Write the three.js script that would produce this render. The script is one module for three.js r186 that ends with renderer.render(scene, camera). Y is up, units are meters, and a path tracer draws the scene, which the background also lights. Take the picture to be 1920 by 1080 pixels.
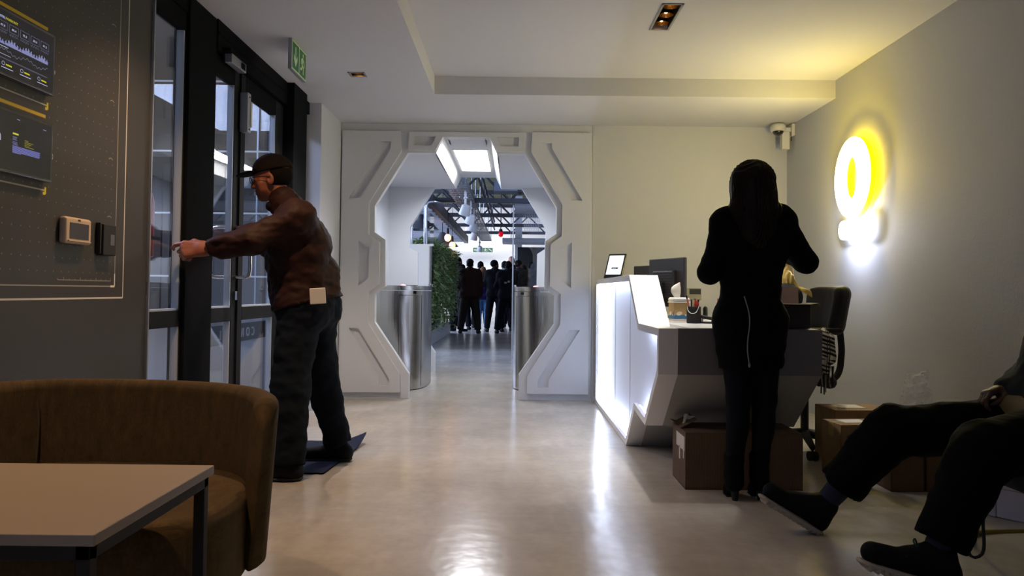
import * as THREE from 'three';
import { mergeGeometries, toCreasedNormals } from 'three/addons/utils/BufferGeometryUtils.js';
import { RoundedBoxGeometry } from 'three/addons/geometries/RoundedBoxGeometry.js';
import { ImprovedNoise } from 'three/addons/math/ImprovedNoise.js';
import { RectAreaLightUniformsLib } from 'three/addons/lights/RectAreaLightUniformsLib.js';
import { FontLoader } from 'three/addons/loaders/FontLoader.js';
import { TextGeometry } from 'three/addons/geometries/TextGeometry.js';

// ---------- camera, sky, exposure, large area lights ----------
RectAreaLightUniformsLib.init();
const scene = new THREE.Scene();
const renderer = new THREE.WebGLRenderer({ antialias: true });
renderer.shadowMap.enabled = true;
renderer.toneMapping = THREE.LinearToneMapping;
renderer.toneMappingExposure = 1.5;
const camera = new THREE.PerspectiveCamera(2 * Math.atan(540 / 1500) * 180 / Math.PI, 1920 / 1080, 0.05, 80);
camera.position.set(0, 1, 0);
camera.rotation.set(1.6 * Math.PI / 180, 0, 0.6 * Math.PI / 180, 'YXZ');
camera.setViewOffset(1920, 1080, -4, 34.9, 1920, 1080);
scene.background = new THREE.Color(1.6, 1.9, 2.7);          // overcast evening outside the rear window

function areaLight(name, color, power, w, h, pos, target) {
  const l = new THREE.RectAreaLight(color, power, w, h);
  l.name = name; l.position.set(...pos); l.lookAt(...target); scene.add(l); return l;
}
const COOL = 0xbcd0ff, WHITE = 0xf2f5ff, WARM = 0xffd0a0;
areaLight('portal_ceiling_light', WHITE, 18, 0.34, 1.40, [-0.462, 2.405, -8.74], [-0.462, 0, -8.74]);
areaLight('side_room_ceiling_light', COOL, 9, 1.4, 2.6, [-3.6, 3.3, -5.2], [-3.6, 0, -5.2]);
areaLight('hall_daylight', COOL, 17, 13.0, 1.6, [-6.05, 3.0, -19.0], [0, 2.9, -19.0]);
areaLight('hall_front_light', COOL, 14, 1.6, 1.2, [1.2, 3.9, -12.6], [0.6, 0, -13.0]);
areaLight('hall_wall_light', WHITE, 22, 3.0, 0.5, [-0.9, 2.75, -27.4], [-0.9, 1.4, -29.8]);

// ---------- helpers ----------
const V = (x, y, z) => new THREE.Vector3(x, y, z);
let seed = 7;
const rnd = (a = 0, b = 1) => { seed = (seed * 1664525 + 1013904223) >>> 0; return a + (b - a) * seed / 4294967296; };
const perlin = new ImprovedNoise(), nz = (x, y, z) => perlin.noise(x, y, z);
const used = {};
function numbered(n) { const k = used[n] = (used[n] ?? -1) + 1; return k ? `${n}_${String(k).padStart(3, '0')}` : n; }
function mat(color, rough = 0.6, o = {}) { return new THREE.MeshStandardMaterial({ color, roughness: rough, ...o }); }
function phys(color, rough, o = {}) { return new THREE.MeshPhysicalMaterial({ color, roughness: rough, ...o }); }
function norm(g) { const o = g.index ? g.toNonIndexed() : g; for (const k of Object.keys(o.attributes)) if (!['position', 'normal', 'uv'].includes(k)) o.deleteAttribute(k);
  if (!o.attributes.uv) o.setAttribute('uv', new THREE.BufferAttribute(new Float32Array(o.attributes.position.count * 2), 2)); return o; }
const join = (gs) => gs.length === 1 ? gs[0] : mergeGeometries(gs.map(norm));
function mesh(name, gs, m, parent) {
  const o = new THREE.Mesh(join([gs].flat()), m); o.name = parent ? name : numbered(name);
  if (parent) { let k = 0, n = name; while (parent.children.some((c) => c.name === n)) n = `${name}_${String(++k).padStart(3, '0')}`; o.name = n; }
  o.castShadow = o.receiveShadow = true; (parent ?? scene).add(o); return o;
}
function tag(o, label, category, group) { o.userData = { label, category, ...(group ? { group } : {}) }; return o; }
function thing(name, label, category, p = [0, 0, 0], turn = 0, group) {
  const o = new THREE.Group(); o.name = numbered(name); scene.add(o); o.position.set(...p); o.rotation.y = turn; return tag(o, label, category, group);
}
function struct(name, gs, m, parent) { const o = mesh(name, gs, m, parent); if (!parent) o.userData = { kind: 'structure' }; return o; }
function structGroup(name) { const o = new THREE.Group(); o.name = name; o.userData = { kind: 'structure' }; scene.add(o); return o; }
// box given by its extents; bevelled when r is set
function bx(x0, x1, y0, y1, z0, z1, r = 0) {
  const w = Math.abs(x1 - x0), h = Math.abs(y1 - y0), d = Math.abs(z1 - z0);
  const g = r ? new RoundedBoxGeometry(w, h, d, 2, Math.min(r, w / 2.01, h / 2.01, d / 2.01)) : new THREE.BoxGeometry(w, h, d);
  return g.translate((x0 + x1) / 2, (y0 + y1) / 2, (z0 + z1) / 2);
}
// texture coordinates in metres, by the axis each face looks along
function uvm(g) {
  g = norm(g); const p = g.attributes.position, n = g.attributes.normal, u = g.attributes.uv;
  for (let i = 0; i < p.count; i++) {
    const ax = Math.abs(n.getX(i)), ay = Math.abs(n.getY(i)), az = Math.abs(n.getZ(i));
    if (ay >= ax && ay >= az) u.setXY(i, p.getX(i), p.getZ(i)); else if (ax >= az) u.setXY(i, p.getZ(i), p.getY(i)); else u.setXY(i, p.getX(i), p.getY(i));
  }
  return g;
}
function rod(a, b, r, r2 = r, seg = 10) {
  const A = V(...a), B = V(...b), d = B.clone().sub(A), L = d.length();
  const g = new THREE.CylinderGeometry(r2, r, L, seg); g.applyQuaternion(new THREE.Quaternion().setFromUnitVectors(V(0, 1, 0), d.normalize()));
  return g.translate((A.x + B.x) / 2, (A.y + B.y) / 2, (A.z + B.z) / 2);
}
function tube(pts, r, seg = 40, rs = 8, closed = false, kind = 'centripetal') { return new THREE.TubeGeometry(new THREE.CatmullRomCurve3(pts.map((p) => V(...p)), closed, kind), seg, r, rs, closed); }
function shape(pts, holes = []) { const s = new THREE.Shape(pts.map((p) => new THREE.Vector2(...p))); for (const h of holes) s.holes.push(new THREE.Path(h.map((p) => new THREE.Vector2(...p)))); return s; }
const ext = (pts, depth, holes = [], bevel = 0) => new THREE.ExtrudeGeometry(shape(pts, holes), { depth: depth - 2 * bevel, bevelEnabled: bevel > 0, bevelSize: bevel, bevelThickness: bevel, bevelOffset: -bevel, bevelSegments: 2, curveSegments: 20 }).translate(0, 0, bevel);
// floor-like slab from an outline in (x, z)
const slab = (pts, y0, y1, holes = []) => ext(pts.map(([x, z]) => [x, -z]), y1 - y0, holes.map((h) => h.map(([x, z]) => [x, -z]))).rotateX(-Math.PI / 2).translate(0, y0, 0);
const rect = (x0, x1, z0, z1) => [[x0, z0], [x1, z0], [x1, z1], [x0, z1]];
// outline in (z, y), extruded along x from x0 to x1
function extX(pts, x0, x1, holes = [], bevel = 0) { return ext(pts.map(([z, y]) => [-z, y]), x1 - x0, holes.map((h) => h.map(([z, y]) => [-z, y])), bevel).rotateY(Math.PI / 2).translate(x0, 0, 0); }

function dataTex(w, h, f, srgb = false) {
  const a = new Uint8Array(w * h * 4);
  for (let y = 0; y < h; y++) for (let x = 0; x < w; x++) { const c = f(x / w, y / h, x, y), i = (y * w + x) * 4; for (let k = 0; k < 3; k++) a[i + k] = Math.max(0, Math.min(255, Math.round(255 * (Array.isArray(c) ? c[k] : c)))); a[i + 3] = 255; }
  const t = new THREE.DataTexture(a, w, h); t.wrapS = t.wrapT = THREE.RepeatWrapping; t.magFilter = t.minFilter = THREE.LinearFilter; if (srgb) t.colorSpace = THREE.SRGBColorSpace; t.needsUpdate = true; return t;
}
function canvasTex(w, h, draw) {
  const c = document.createElement('canvas'); c.width = w; c.height = h; draw(c.getContext('2d'), w, h);
  const t = new THREE.CanvasTexture(c); t.colorSpace = THREE.SRGBColorSpace; return t;
}
const rep = (t, x, y) => { const c = t.clone(); c.repeat.set(x, y); c.needsUpdate = true; return c; };
const per = (u, v, f, s) => nz(Math.cos(u * 6.2832) * f, Math.sin(u * 6.2832) * f + s * 9.1, Math.cos(v * 6.2832) * f) + nz(Math.sin(v * 6.2832) * f, s, Math.cos(u * 6.2832) * f);
const T = {
  floorBump: dataTex(256, 256, (u, v) => 0.5 + 0.35 * per(u, v, 1.3, 1) + 0.12 * per(u, v, 4, 2)),
  floorTone: dataTex(256, 256, (u, v) => { const k = 0.93 + 0.05 * per(u, v, 0.8, 3) + 0.03 * per(u, v, 3.5, 5) + 0.02 * per(u, v, 9, 7); return [k, k * 0.99, k * 0.97]; }, true),
  fabric: dataTex(256, 256, (u, v, x, y) => 0.5 + 0.25 * Math.sin(x * 1.57) * Math.sin(y * 1.57) + 0.25 * per(u, v, 12, 4)),
  fabricTone: dataTex(256, 256, (u, v) => { const k = 0.86 + 0.10 * per(u, v, 2.5, 3) + 0.10 * per(u, v, 16, 5); return [k, k, k]; }, true),
  card: dataTex(256, 256, (u, v, x) => { const k = 0.88 + 0.06 * per(u, v, 1.2, 8) + 0.03 * Math.sin(x * 0.9) + 0.04 * per(u, v, 9, 2); return [k, k, k]; }, true),
  brushed: dataTex(512, 64, (u, v, x) => 0.5 + 0.5 * nz(x * 0.37, 3.3, 0.5) + 0.06 * nz(x * 0.9, v * 6, 2)),
  plaster: dataTex(256, 256, (u, v) => 0.5 + 0.3 * per(u, v, 10, 1) + 0.2 * per(u, v, 3, 6)),
};
// ---------- materials ----------
const M = {
  wall: mat(0xc3c5c9, 0.75, { bumpMap: rep(T.plaster, 2, 2), bumpScale: 0.0006 }), ceiling: mat(0xcacacc, 0.85),
  floor: phys(0xb9b4ac, 0.21, { map: rep(T.floorTone, 0.7, 0.7), bumpMap: rep(T.floorBump, 1.6, 1.6), bumpScale: 0.0011, specularIntensity: 0.75 }),
  portal: mat(0xcbcdd0, 0.45), frame: phys(0x101215, 0.8, { specularIntensity: 0.1 }), frameGrey: phys(0x1b1d21, 0.7, { specularIntensity: 0.2 }), bead: mat(0xb9c2cc, 0.35, { metalness: 0.3 }),
  glass: phys(0xffffff, 0.0, { transmission: 1, thickness: 0, ior: 1.5 }), black: mat(0x0b0b0d, 0.7), gloss: phys(0x08080a, 0.15, { clearcoat: 1 }),
  steel: phys(0xb9b6b0, 0.30, { metalness: 1, roughnessMap: rep(T.brushed, 2.2, 0.3), bumpMap: rep(T.brushed, 2.2, 0.3), bumpScale: 0.0004 }),
  chrome: mat(0xcfd2d6, 0.18, { metalness: 1 }), alu: mat(0x9fa2a6, 0.4, { metalness: 0.8 }), whitePlastic: mat(0xd8d7d2, 0.4), dark: mat(0x1a1b1e, 0.55),
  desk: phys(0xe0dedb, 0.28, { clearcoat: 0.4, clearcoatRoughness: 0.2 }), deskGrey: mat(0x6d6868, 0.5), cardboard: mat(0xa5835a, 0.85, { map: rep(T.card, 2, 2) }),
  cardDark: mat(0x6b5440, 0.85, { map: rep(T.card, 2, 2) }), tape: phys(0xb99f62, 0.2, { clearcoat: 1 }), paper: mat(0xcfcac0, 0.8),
  skin: mat(0x8a5a44, 0.55), skinDark: mat(0x4a2d22, 0.55), skinPale: mat(0xb98470, 0.5),
};
const cloth = (c, r = 0.9) => phys(c, r, { specularIntensity: 0.2 });
const glow = (c, k) => new THREE.MeshStandardMaterial({ color: 0xffffff, emissive: c, emissiveIntensity: k, roughness: 0.6 });

// ---------- signed distance figures, meshed by surface nets ----------
const sub3 = (a, b) => [a[0] - b[0], a[1] - b[1], a[2] - b[2]], add3 = (a, b, k = 1) => [a[0] + b[0] * k, a[1] + b[1] * k, a[2] + b[2] * k];
const dot = (a, b) => a[0] * b[0] + a[1] * b[1] + a[2] * b[2], len3 = (a) => Math.hypot(...a), unit = (a) => { const l = len3(a) || 1; return [a[0] / l, a[1] / l, a[2] / l]; };
const cross = (a, b) => [a[1] * b[2] - a[2] * b[1], a[2] * b[0] - a[0] * b[2], a[0] * b[1] - a[1] * b[0]], mid = (a, b, t = 0.5) => [a[0] + (b[0] - a[0]) * t, a[1] + (b[1] - a[1]) * t, a[2] + (b[2] - a[2]) * t];
const cap = (a, b, ra, rb = ra, o = {}) => ({ a, b, ra, rb, ...o });
const ell = (c, r, basis = [[1, 0, 0], [0, 1, 0], [0, 0, 1]], o = {}) => ({ c, r, basis, ...o });
function primDist(p, x, y, z) {
  if (p.c) {
    const q = [x - p.c[0], y - p.c[1], z - p.c[2]]; let k0 = 0, k1 = 0;
    for (let i = 0; i < 3; i++) { const v = dot(q, p.basis[i]) / p.r[i]; k0 += v * v; const w = v / p.r[i]; k1 += w * w; }
    k0 = Math.sqrt(k0); k1 = Math.sqrt(k1); return k1 < 1e-6 ? -Math.min(...p.r) : k0 * (k0 - 1) / k1;
  }
  let qx = x - p.a[0], qy = y - p.a[1], qz = z - p.a[2]; const bx_ = p.b[0] - p.a[0], by = p.b[1] - p.a[1], bz = p.b[2] - p.a[2];
  if (p.n) { const d = (qx * p.n[0] + qy * p.n[1] + qz * p.n[2]) * (1 / p.s - 1); qx += d * p.n[0]; qy += d * p.n[1]; qz += d * p.n[2]; }
  const L2 = bx_ * bx_ + by * by + bz * bz, t0 = L2 ? (qx * bx_ + qy * by + qz * bz) / L2 : 0, t = Math.max(0, Math.min(1, t0));
  let d = Math.hypot(qx - bx_ * t, qy - by * t, qz - bz * t) - (p.ra + (p.rb - p.ra) * t);
  if (p.flat) d = Math.max(d, (t0 - 1) * Math.sqrt(L2));
  if (p.n) d *= Math.min(1, p.s * 1.25);
  return d;
}
function sdf(prims, cell, k = 0.03, o = {}) {
  const lo = [1e9, 1e9, 1e9], hi = [-1e9, -1e9, -1e9];
  const box = (p) => { const R = p.c ? Math.max(...p.r) : Math.max(p.ra, p.rb), A = p.c ?? p.a, B = p.c ?? p.b; return [0, 1, 2].map((i) => [Math.min(A[i], B[i]) - R, Math.max(A[i], B[i]) + R]); };
  for (const p of prims) if (!p.sub) box(p).forEach(([a, b], i) => { lo[i] = Math.min(lo[i], a); hi[i] = Math.max(hi[i], b); });
  const pad = 3 * cell + (o.pad ?? 0.012), n = [0, 1, 2].map((i) => { lo[i] -= pad; return Math.ceil((hi[i] + pad - lo[i]) / cell) + 1; }), [nx, ny, nzz] = n, F = new Float32Array(nx * ny * nzz).fill(1);
  for (const p of prims) {
    const kk = p.k ?? k, m = kk + 2.5 * cell, r = box(p).map(([a, b], i) => [Math.max(0, Math.floor((a - m - lo[i]) / cell)), Math.min(n[i] - 1, Math.ceil((b + m - lo[i]) / cell))]);
    for (let z = r[2][0]; z <= r[2][1]; z++) for (let y = r[1][0]; y <= r[1][1]; y++) for (let x = r[0][0]; x <= r[0][1]; x++) {
      const i = (z * ny + y) * nx + x; let d = primDist(p, lo[0] + x * cell, lo[1] + y * cell, lo[2] + z * cell), e = F[i];
      if (p.sub) { d = -d; const h = Math.max(kk - Math.abs(d - e), 0) / kk; F[i] = Math.max(d, e) + h * h * kk / 4; }
      else { const h = Math.max(kk - Math.abs(d - e), 0) / kk; F[i] = Math.min(d, e) - h * h * kk / 4; }
    }
  }
  const cuts = o.cuts ?? [];
  if (o.disp || cuts.length) for (let z = 0; z < nzz; z++) for (let y = 0; y < ny; y++) for (let x = 0; x < nx; x++) {
    const i = (z * ny + y) * nx + x; if (F[i] > 0.09) continue; const X = lo[0] + x * cell, Y = lo[1] + y * cell, Z = lo[2] + z * cell;
    if (o.disp) F[i] += o.disp(X, Y, Z);
    for (const c of cuts) F[i] = Math.max(F[i], (X - c.p[0]) * c.n[0] + (Y - c.p[1]) * c.n[1] + (Z - c.p[2]) * c.n[2]);
  }
  const pos = [], idx = [], at = new Int32Array(nx * ny * nzz).fill(-1), O = [0, 1, nx, nx + 1].flatMap((v) => [v, v + nx * ny]);
  const C = [[0, 0, 0], [1, 0, 0], [0, 1, 0], [1, 1, 0], [0, 0, 1], [1, 0, 1], [0, 1, 1], [1, 1, 1]], off = C.map(([a, b, c]) => (c * ny + b) * nx + a);
  const edges = []; for (let a = 0; a < 8; a++) for (let b = a + 1; b < 8; b++) if (Math.abs(C[a][0] - C[b][0]) + Math.abs(C[a][1] - C[b][1]) + Math.abs(C[a][2] - C[b][2]) === 1) edges.push([a, b]);
  for (let z = 0; z < nzz - 1; z++) for (let y = 0; y < ny - 1; y++) for (let x = 0; x < nx - 1; x++) {
    const i = (z * ny + y) * nx + x; let s = 0; for (let c = 0; c < 8; c++) if (F[i + off[c]] < 0) s++;
    if (s === 0 || s === 8) continue; let px = 0, py = 0, pz = 0, m = 0;
    for (const [a, b] of edges) { const fa = F[i + off[a]], fb = F[i + off[b]]; if ((fa < 0) === (fb < 0)) continue; const t = fa / (fa - fb); px += C[a][0] + (C[b][0] - C[a][0]) * t; py += C[a][1] + (C[b][1] - C[a][1]) * t; pz += C[a][2] + (C[b][2] - C[a][2]) * t; m++; }
    at[i] = pos.length / 3; pos.push(lo[0] + (x + px / m) * cell, lo[1] + (y + py / m) * cell, lo[2] + (z + pz / m) * cell);
  }
  const S = [1, nx, nx * ny];
  for (let z = 1; z < nzz - 1; z++) for (let y = 1; y < ny - 1; y++) for (let x = 1; x < nx - 1; x++) {
    const i = (z * ny + y) * nx + x;
    for (let ax = 0; ax < 3; ax++) { const f0 = F[i] < 0, f1 = F[i + S[ax]] < 0; if (f0 === f1) continue; const u = S[(ax + 1) % 3], v = S[(ax + 2) % 3], q = [at[i], at[i - u], at[i - u - v], at[i - v]]; if (q.some((w) => w < 0)) continue; f0 ? idx.push(q[0], q[1], q[2], q[0], q[2], q[3]) : idx.push(q[0], q[2], q[1], q[0], q[3], q[2]); }
  }
  const g = new THREE.BufferGeometry(); g.setAttribute('position', new THREE.Float32BufferAttribute(pos, 3)); g.setIndex(idx); g.computeVertexNormals();
  g.setAttribute('uv', new THREE.Float32BufferAttribute(new Float32Array(pos.length / 3 * 2).map((_, i) => pos[(i >> 1) * 3 + (i & 1)]), 2)); return g;
}
const headBasis = (F, U = [0, 1, 0]) => { F = unit(F); const S = unit(cross(F, U)); return { F, S, U: cross(S, F) }; };
const at3 = (c, B, s, u, f, k = 1) => add3(add3(add3(c, B.S, s * k), B.U, u * k), B.F, f * k);
function headPrims(c, B, neck, k = 1) {
  const b = [B.S, B.U, B.F], e = (s, u, f, r, o) => ell(at3(c, B, s, u, f, k), r.map((v) => v * k), b, o), P = (s, u, f) => at3(c, B, s, u, f, k);
  return [e(0, 0.03, -0.012, [0.074, 0.088, 0.096]), e(0, -0.035, 0.028, [0.058, 0.085, 0.063]), e(0, -0.098, 0.06, [0.026, 0.022, 0.024], { k: 0.02 }), cap(P(-0.028, 0.02, 0.076), P(0.028, 0.02, 0.076), 0.012 * k, 0.012 * k, { k: 0.015 }),
    cap(P(0, 0.006, 0.084), P(0, -0.034, 0.102), 0.008 * k, 0.013 * k, { k: 0.012 }), ...[-1, 1].flatMap((s) => [cap(P(s * 0.012, -0.036, 0.09), P(s * 0.012, -0.038, 0.092), 0.009 * k, 0.009 * k, { k: 0.008 }), e(s * 0.031, 0.0, 0.094, [0.016, 0.011, 0.014], { sub: true, k: 0.012 }), e(s * 0.031, 0, 0.074, [0.013, 0.012, 0.013], { k: 0.004 }),
      cap(P(s * 0.05, -0.03, 0.05), P(s * 0.045, -0.06, 0.045), 0.018 * k, 0.014 * k, { k: 0.03 })]),
    e(0, -0.064, 0.082, [0.024, 0.006, 0.012], { k: 0.008 }), e(0, -0.077, 0.081, [0.021, 0.007, 0.012], { k: 0.008 }), e(0, -0.0705, 0.096, [0.024, 0.0025, 0.012], { sub: true, k: 0.004 }),
    ...[-1, 1].flatMap((s) => [e(s * 0.076, -0.012, -0.008, [0.01, 0.033, 0.02], { k: 0.008 }), e(s * 0.086, -0.008, -0.002, [0.007, 0.018, 0.01], { sub: true, k: 0.006 })]),
    ...(neck ? [cap(P(0, -0.05, -0.022), neck, 0.05 * k, 0.056 * k, { k: 0.025 })] : [])];
}
function handPrims(w, dir, nrm, thumb, curl = [0.35, 0.4, 0.45, 0.5], k = 1, thumbIn = 0.6) {
  const D = unit(dir), S = unit(add3(thumb, D, -dot(thumb, D))), N = unit(add3(add3(nrm, D, -dot(nrm, D)), S, -dot(nrm, S))), out = [];
  const at = (d, s, n) => add3(add3(add3(w, D, d * k), S, s * k), N, n * k);
  [[0.03, 0.088, 0.042], [0.01, 0.092, 0.047], [-0.01, 0.088, 0.043], [-0.028, 0.08, 0.034]].forEach(([s, d, L], i) => {
    out.push(cap(at(0.0, s * 0.6, 0), at(d, s, 0), 0.014 * k, 0.0115 * k, { k: 0.02 })); let p = at(d, s, 0), a = 0;
    [1, 0.62, 0.5].forEach((f, j) => { a += curl[i] * (j ? 1.15 : 0.9); const q = add3(add3(p, D, Math.cos(a) * L * f * k), N, Math.sin(a) * L * f * k); out.push(cap(p, q, (0.0098 - j * 0.0012) * k, (0.0088 - j * 0.0014) * k, { k: 0.004 })); p = q; });
  });
  const t0 = at(0.018, 0.022, 0.006), t1 = at(0.055, 0.048, 0.018 + 0.012 * thumbIn), t2 = at(0.086, 0.052 - 0.016 * thumbIn, 0.03 + 0.014 * thumbIn), t3 = at(0.108, 0.046 - 0.026 * thumbIn, 0.036 + 0.016 * thumbIn);
  out.push(cap(t0, t1, 0.0155 * k, 0.012 * k, { k: 0.015 }), cap(t1, t2, 0.0112 * k, 0.0098 * k, { k: 0.005 }), cap(t2, t3, 0.0098 * k, 0.008 * k, { k: 0.004 }), cap(at(-0.04, 0, 0), at(0.02, 0, 0), 0.024 * k, 0.026 * k, { n: N, s: 0.75, k: 0.02 }));
  return out;
}
// joints -> groups of capsules
function limbs(P, f = [0, 0, 1], w = 1, o = {}) {
  const side = unit(sub3(P.shL, P.shR)), hs = unit(sub3(P.hpL, P.hpR)), pel = mid(P.hpL, P.hpR), ch = add3(mid(P.shL, P.shR), sub3(pel, mid(P.shL, P.shR)), 0.28), waist = mid(pel, ch, 0.42), sh = len3(sub3(P.shL, P.shR)) / 2;
  const g = (o.girth ?? 1) * w, ww = o.waist ?? 1;
  return {
    torso: [...[-1, 1].flatMap((s) => [cap(add3(pel, hs, s * 0.07 * w), add3(waist, side, s * 0.055 * w * ww), 0.105 * g * (0.5 + 0.5 * ww), 0.098 * g * ww), cap(add3(waist, side, s * 0.055 * w * ww), add3(ch, side, s * 0.075 * w), 0.098 * g * ww, 0.108 * g), cap(add3(ch, side, s * 0.075 * w), add3(s > 0 ? P.shL : P.shR, side, -s * 0.03), 0.105 * g, 0.062 * w), cap(add3(P.neck, side, s * 0.01), s > 0 ? P.shL : P.shR, 0.05 * w, 0.05 * w)]), cap(P.shL, P.shR, 0.06 * w)],
    hips: [...[-1, 1].map((s) => cap(add3(pel, hs, s * 0.075 * w), s > 0 ? P.hpL : P.hpR, 0.108 * g, 0.1 * g)), ...[-1, 1].map((s) => ell(add3(add3(s > 0 ? P.hpL : P.hpR, f, -0.035), hs, -s * 0.02), [0.085 * g, 0.095 * g, 0.085 * g]))],
    armL: [cap(P.shL, P.elL, 0.054 * w, 0.042 * w), cap(P.elL, P.wrL, 0.043 * w, 0.028 * w)], armR: [cap(P.shR, P.elR, 0.054 * w, 0.042 * w), cap(P.elR, P.wrR, 0.043 * w, 0.028 * w)],
    legL: [cap(P.hpL, P.knL, 0.09 * w, 0.058 * w), cap(P.knL, P.anL, 0.056 * w, 0.036 * w), ell(add3(mid(P.knL, P.anL, 0.3), f, -0.018), [0.05 * w, 0.1, 0.05 * w])], legR: [cap(P.hpR, P.knR, 0.09 * w, 0.058 * w), cap(P.knR, P.anR, 0.056 * w, 0.036 * w), ell(add3(mid(P.knR, P.anR, 0.3), f, -0.018), [0.05 * w, 0.1, 0.05 * w])],
    feet: ['L', 'R'].flatMap((s) => [cap(P['an' + s], P['he' + s], 0.036, 0.034), cap(P['he' + s], P['to' + s], 0.036, 0.028, { n: [0, 1, 0], s: 0.95 })]),
    neck: [cap(P.neck, P.head, 0.052, 0.05)],
  };
}
const fat = (l, d, o = {}) => l.map((p) => p.c ? { ...p, r: p.r.map((v) => v + d), ...o } : { ...p, ra: p.ra + d, rb: p.rb + d, ...o });
const folds = (amp, fx, fy, fz) => (x, y, z) => amp * (nz(x * fx, y * fy, z * fz) + 0.5 * nz(x * fx * 2.1 + 5, y * fy * 2.1, z * fz * 2.1));

// ---------- the setting ----------
const XL = -1.74, XR = 2.53, ZB = -7.42, ZF = 3.2, H = 2.557, HR = 2.70;
struct('floor', uvm(bx(-7.5, 7.5, -0.12, 0, -31, ZF + 0.2)), M.floor);
// ceiling: a low border with a raised field, downlight holes cut through
const tripleAt = [[0.918, -4.88], [0.918, -2.2]], singleAt = [[-1.145, -5.73], [-1.145, -3.55], [-1.145, -1.3]];
const hole = (x, z, w, l) => rect(x - w / 2, x + w / 2, z - l / 2, z + l / 2).reverse();
struct('ceiling', [
  slab(rect(XL - 0.2, -0.645, ZB - 0.1, ZF), H, HR + 0.1, singleAt.map(([x, z]) => hole(x, z, 0.104, 0.104))),
  bx(-0.645, XR + 0.1, H, HR + 0.1, ZB - 0.1, -6.29), bx(-0.645, XR + 0.1, H, HR + 0.1, 1.2, ZF),
  slab(rect(-0.645, XR + 0.1, -6.29, 1.2), HR, HR + 0.1, tripleAt.map(([x, z]) => hole(x, z, 0.112, 0.442))),
], M.ceiling);
struct('wall_right', uvm(bx(XR, XR + 0.12, 0, HR + 0.1, ZB - 0.1, ZF)), M.wall);
struct('wall_back', uvm(bx(0.722, XR, 0, H, ZB - 0.1, ZB)), M.wall);
// rear wall behind the camera with one wide window opening
{
  const g = ext([[XL - 0.2, 0], [XR + 0.12, 0], [XR + 0.12, HR + 0.1], [XL - 0.2, HR + 0.1]], 0.15, [[[-1.65, 1.25], [-1.65, 2.5], [-0.05, 2.5], [-0.05, 1.25]]]).translate(0, 0, ZF);
  struct('wall_front', g, M.wall);
  const w = structGroup('window_1');
  mesh('frame', [bx(-1.65, -0.05, 1.25, 1.3, ZF, ZF + 0.08), bx(-1.65, -0.05, 2.45, 2.5, ZF, ZF + 0.08), bx(-1.65, -1.6, 1.25, 2.5, ZF, ZF + 0.08), bx(-0.1, -0.05, 1.25, 2.5, ZF, ZF + 0.08), bx(-0.87, -0.83, 1.25, 2.5, ZF, ZF + 0.08)], M.frame, w);
  mesh('pane', bx(-1.6, -0.87, 1.3, 2.45, ZF + 0.035, ZF + 0.045), M.glass, w); mesh('pane', bx(-0.83, -0.1, 1.3, 2.45, ZF + 0.035, ZF + 0.045), M.glass, w);
}
// dark wall with its printed line drawing
const Z0 = -3.785;
const printTex = canvasTex(2048, 1400, (c, W, Hh) => {
  const px = (z) => (z - Z0) / 3.8 * W, py = (y) => (1 - y / H) * Hh, line = (a, b, col, w) => { c.strokeStyle = col; c.lineWidth = w; c.beginPath(); c.moveTo(px(a[0]), py(a[1])); c.lineTo(px(b[0]), py(b[1])); c.stroke(); };
  c.fillStyle = '#2f2d2c'; c.fillRect(0, 0, W, Hh);
  c.fillStyle = '#77736a'; for (let z = -3.44; z < 0; z += 0.052) for (let y = 1.06; y < 2.5; y += 0.052) { c.beginPath(); c.arc(px(z + 0.004 * Math.sin(y * 90)), py(y), 1.5, 0, 7); c.fill(); }
  line([-3.56, 0.955], [-3.56, 2.6], '#cfc9bd', 4); line([-3.56, 0.955], [0, 0.955], '#cfc9bd', 4);
  line([-3.485, 1.005], [-3.485, 2.6], '#a29d92', 2.5); line([-3.485, 1.005], [0, 1.005], '#a29d92', 2.5); line([-3.485, 1.005], [-3.45, 1.005], '#e8e4da', 5); line([-3.485, 1.005], [-3.485, 1.06], '#e8e4da', 4);
  line([-3.45, 1.028], [-3.05, 1.028], '#8d887e', 2); for (let i = 0; i < 11; i++) line([-3.45 + i * 0.04, 1.028], [-3.45 + i * 0.04, 1.034 + (i % 3 ? 0 : 0.006)], '#8d887e', 2);
  for (const [y0, y1] of [[1.955, 1.672], [1.629, 1.357]]) {
    line([-2.945, y0], [0, y0], '#d8b400', 7); line([-2.95, y1], [0, y1], '#b7b2a5', 3); line([-2.955, y1 + 0.012], [-2.955, y1 - 0.014], '#d8c800', 6); line([-2.955, y1 - 0.012], [-2.94, y1 - 0.012], '#d8c800', 6);
    const m = (y0 + y1) / 2 - 0.004; c.strokeStyle = '#c9c4b8'; c.lineWidth = 3; c.beginPath(); c.moveTo(px(-2.965), py(m + 0.014)); c.lineTo(px(-2.975), py(m + 0.014)); c.arc(px(-2.983), py(m), 7, -1.5, 1.5, true); c.lineTo(px(-2.965), py(m - 0.014)); c.stroke();
  }
  c.strokeStyle = '#8d887e'; c.lineWidth = 2; for (const y of [2.13, 1.8, 1.55, 1.3]) { c.beginPath(); c.moveTo(px(-3.445), py(y)); c.quadraticCurveTo(px(-3.43), py(y + 0.012), px(-3.41), py(y)); c.stroke(); }
  c.beginPath(); c.moveTo(px(-2.63), py(1.24)); c.lineTo(px(-2.61), py(1.26)); c.lineTo(px(-2.6), py(1.25)); c.lineTo(px(-2.62), py(1.22)); c.stroke();
});
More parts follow.
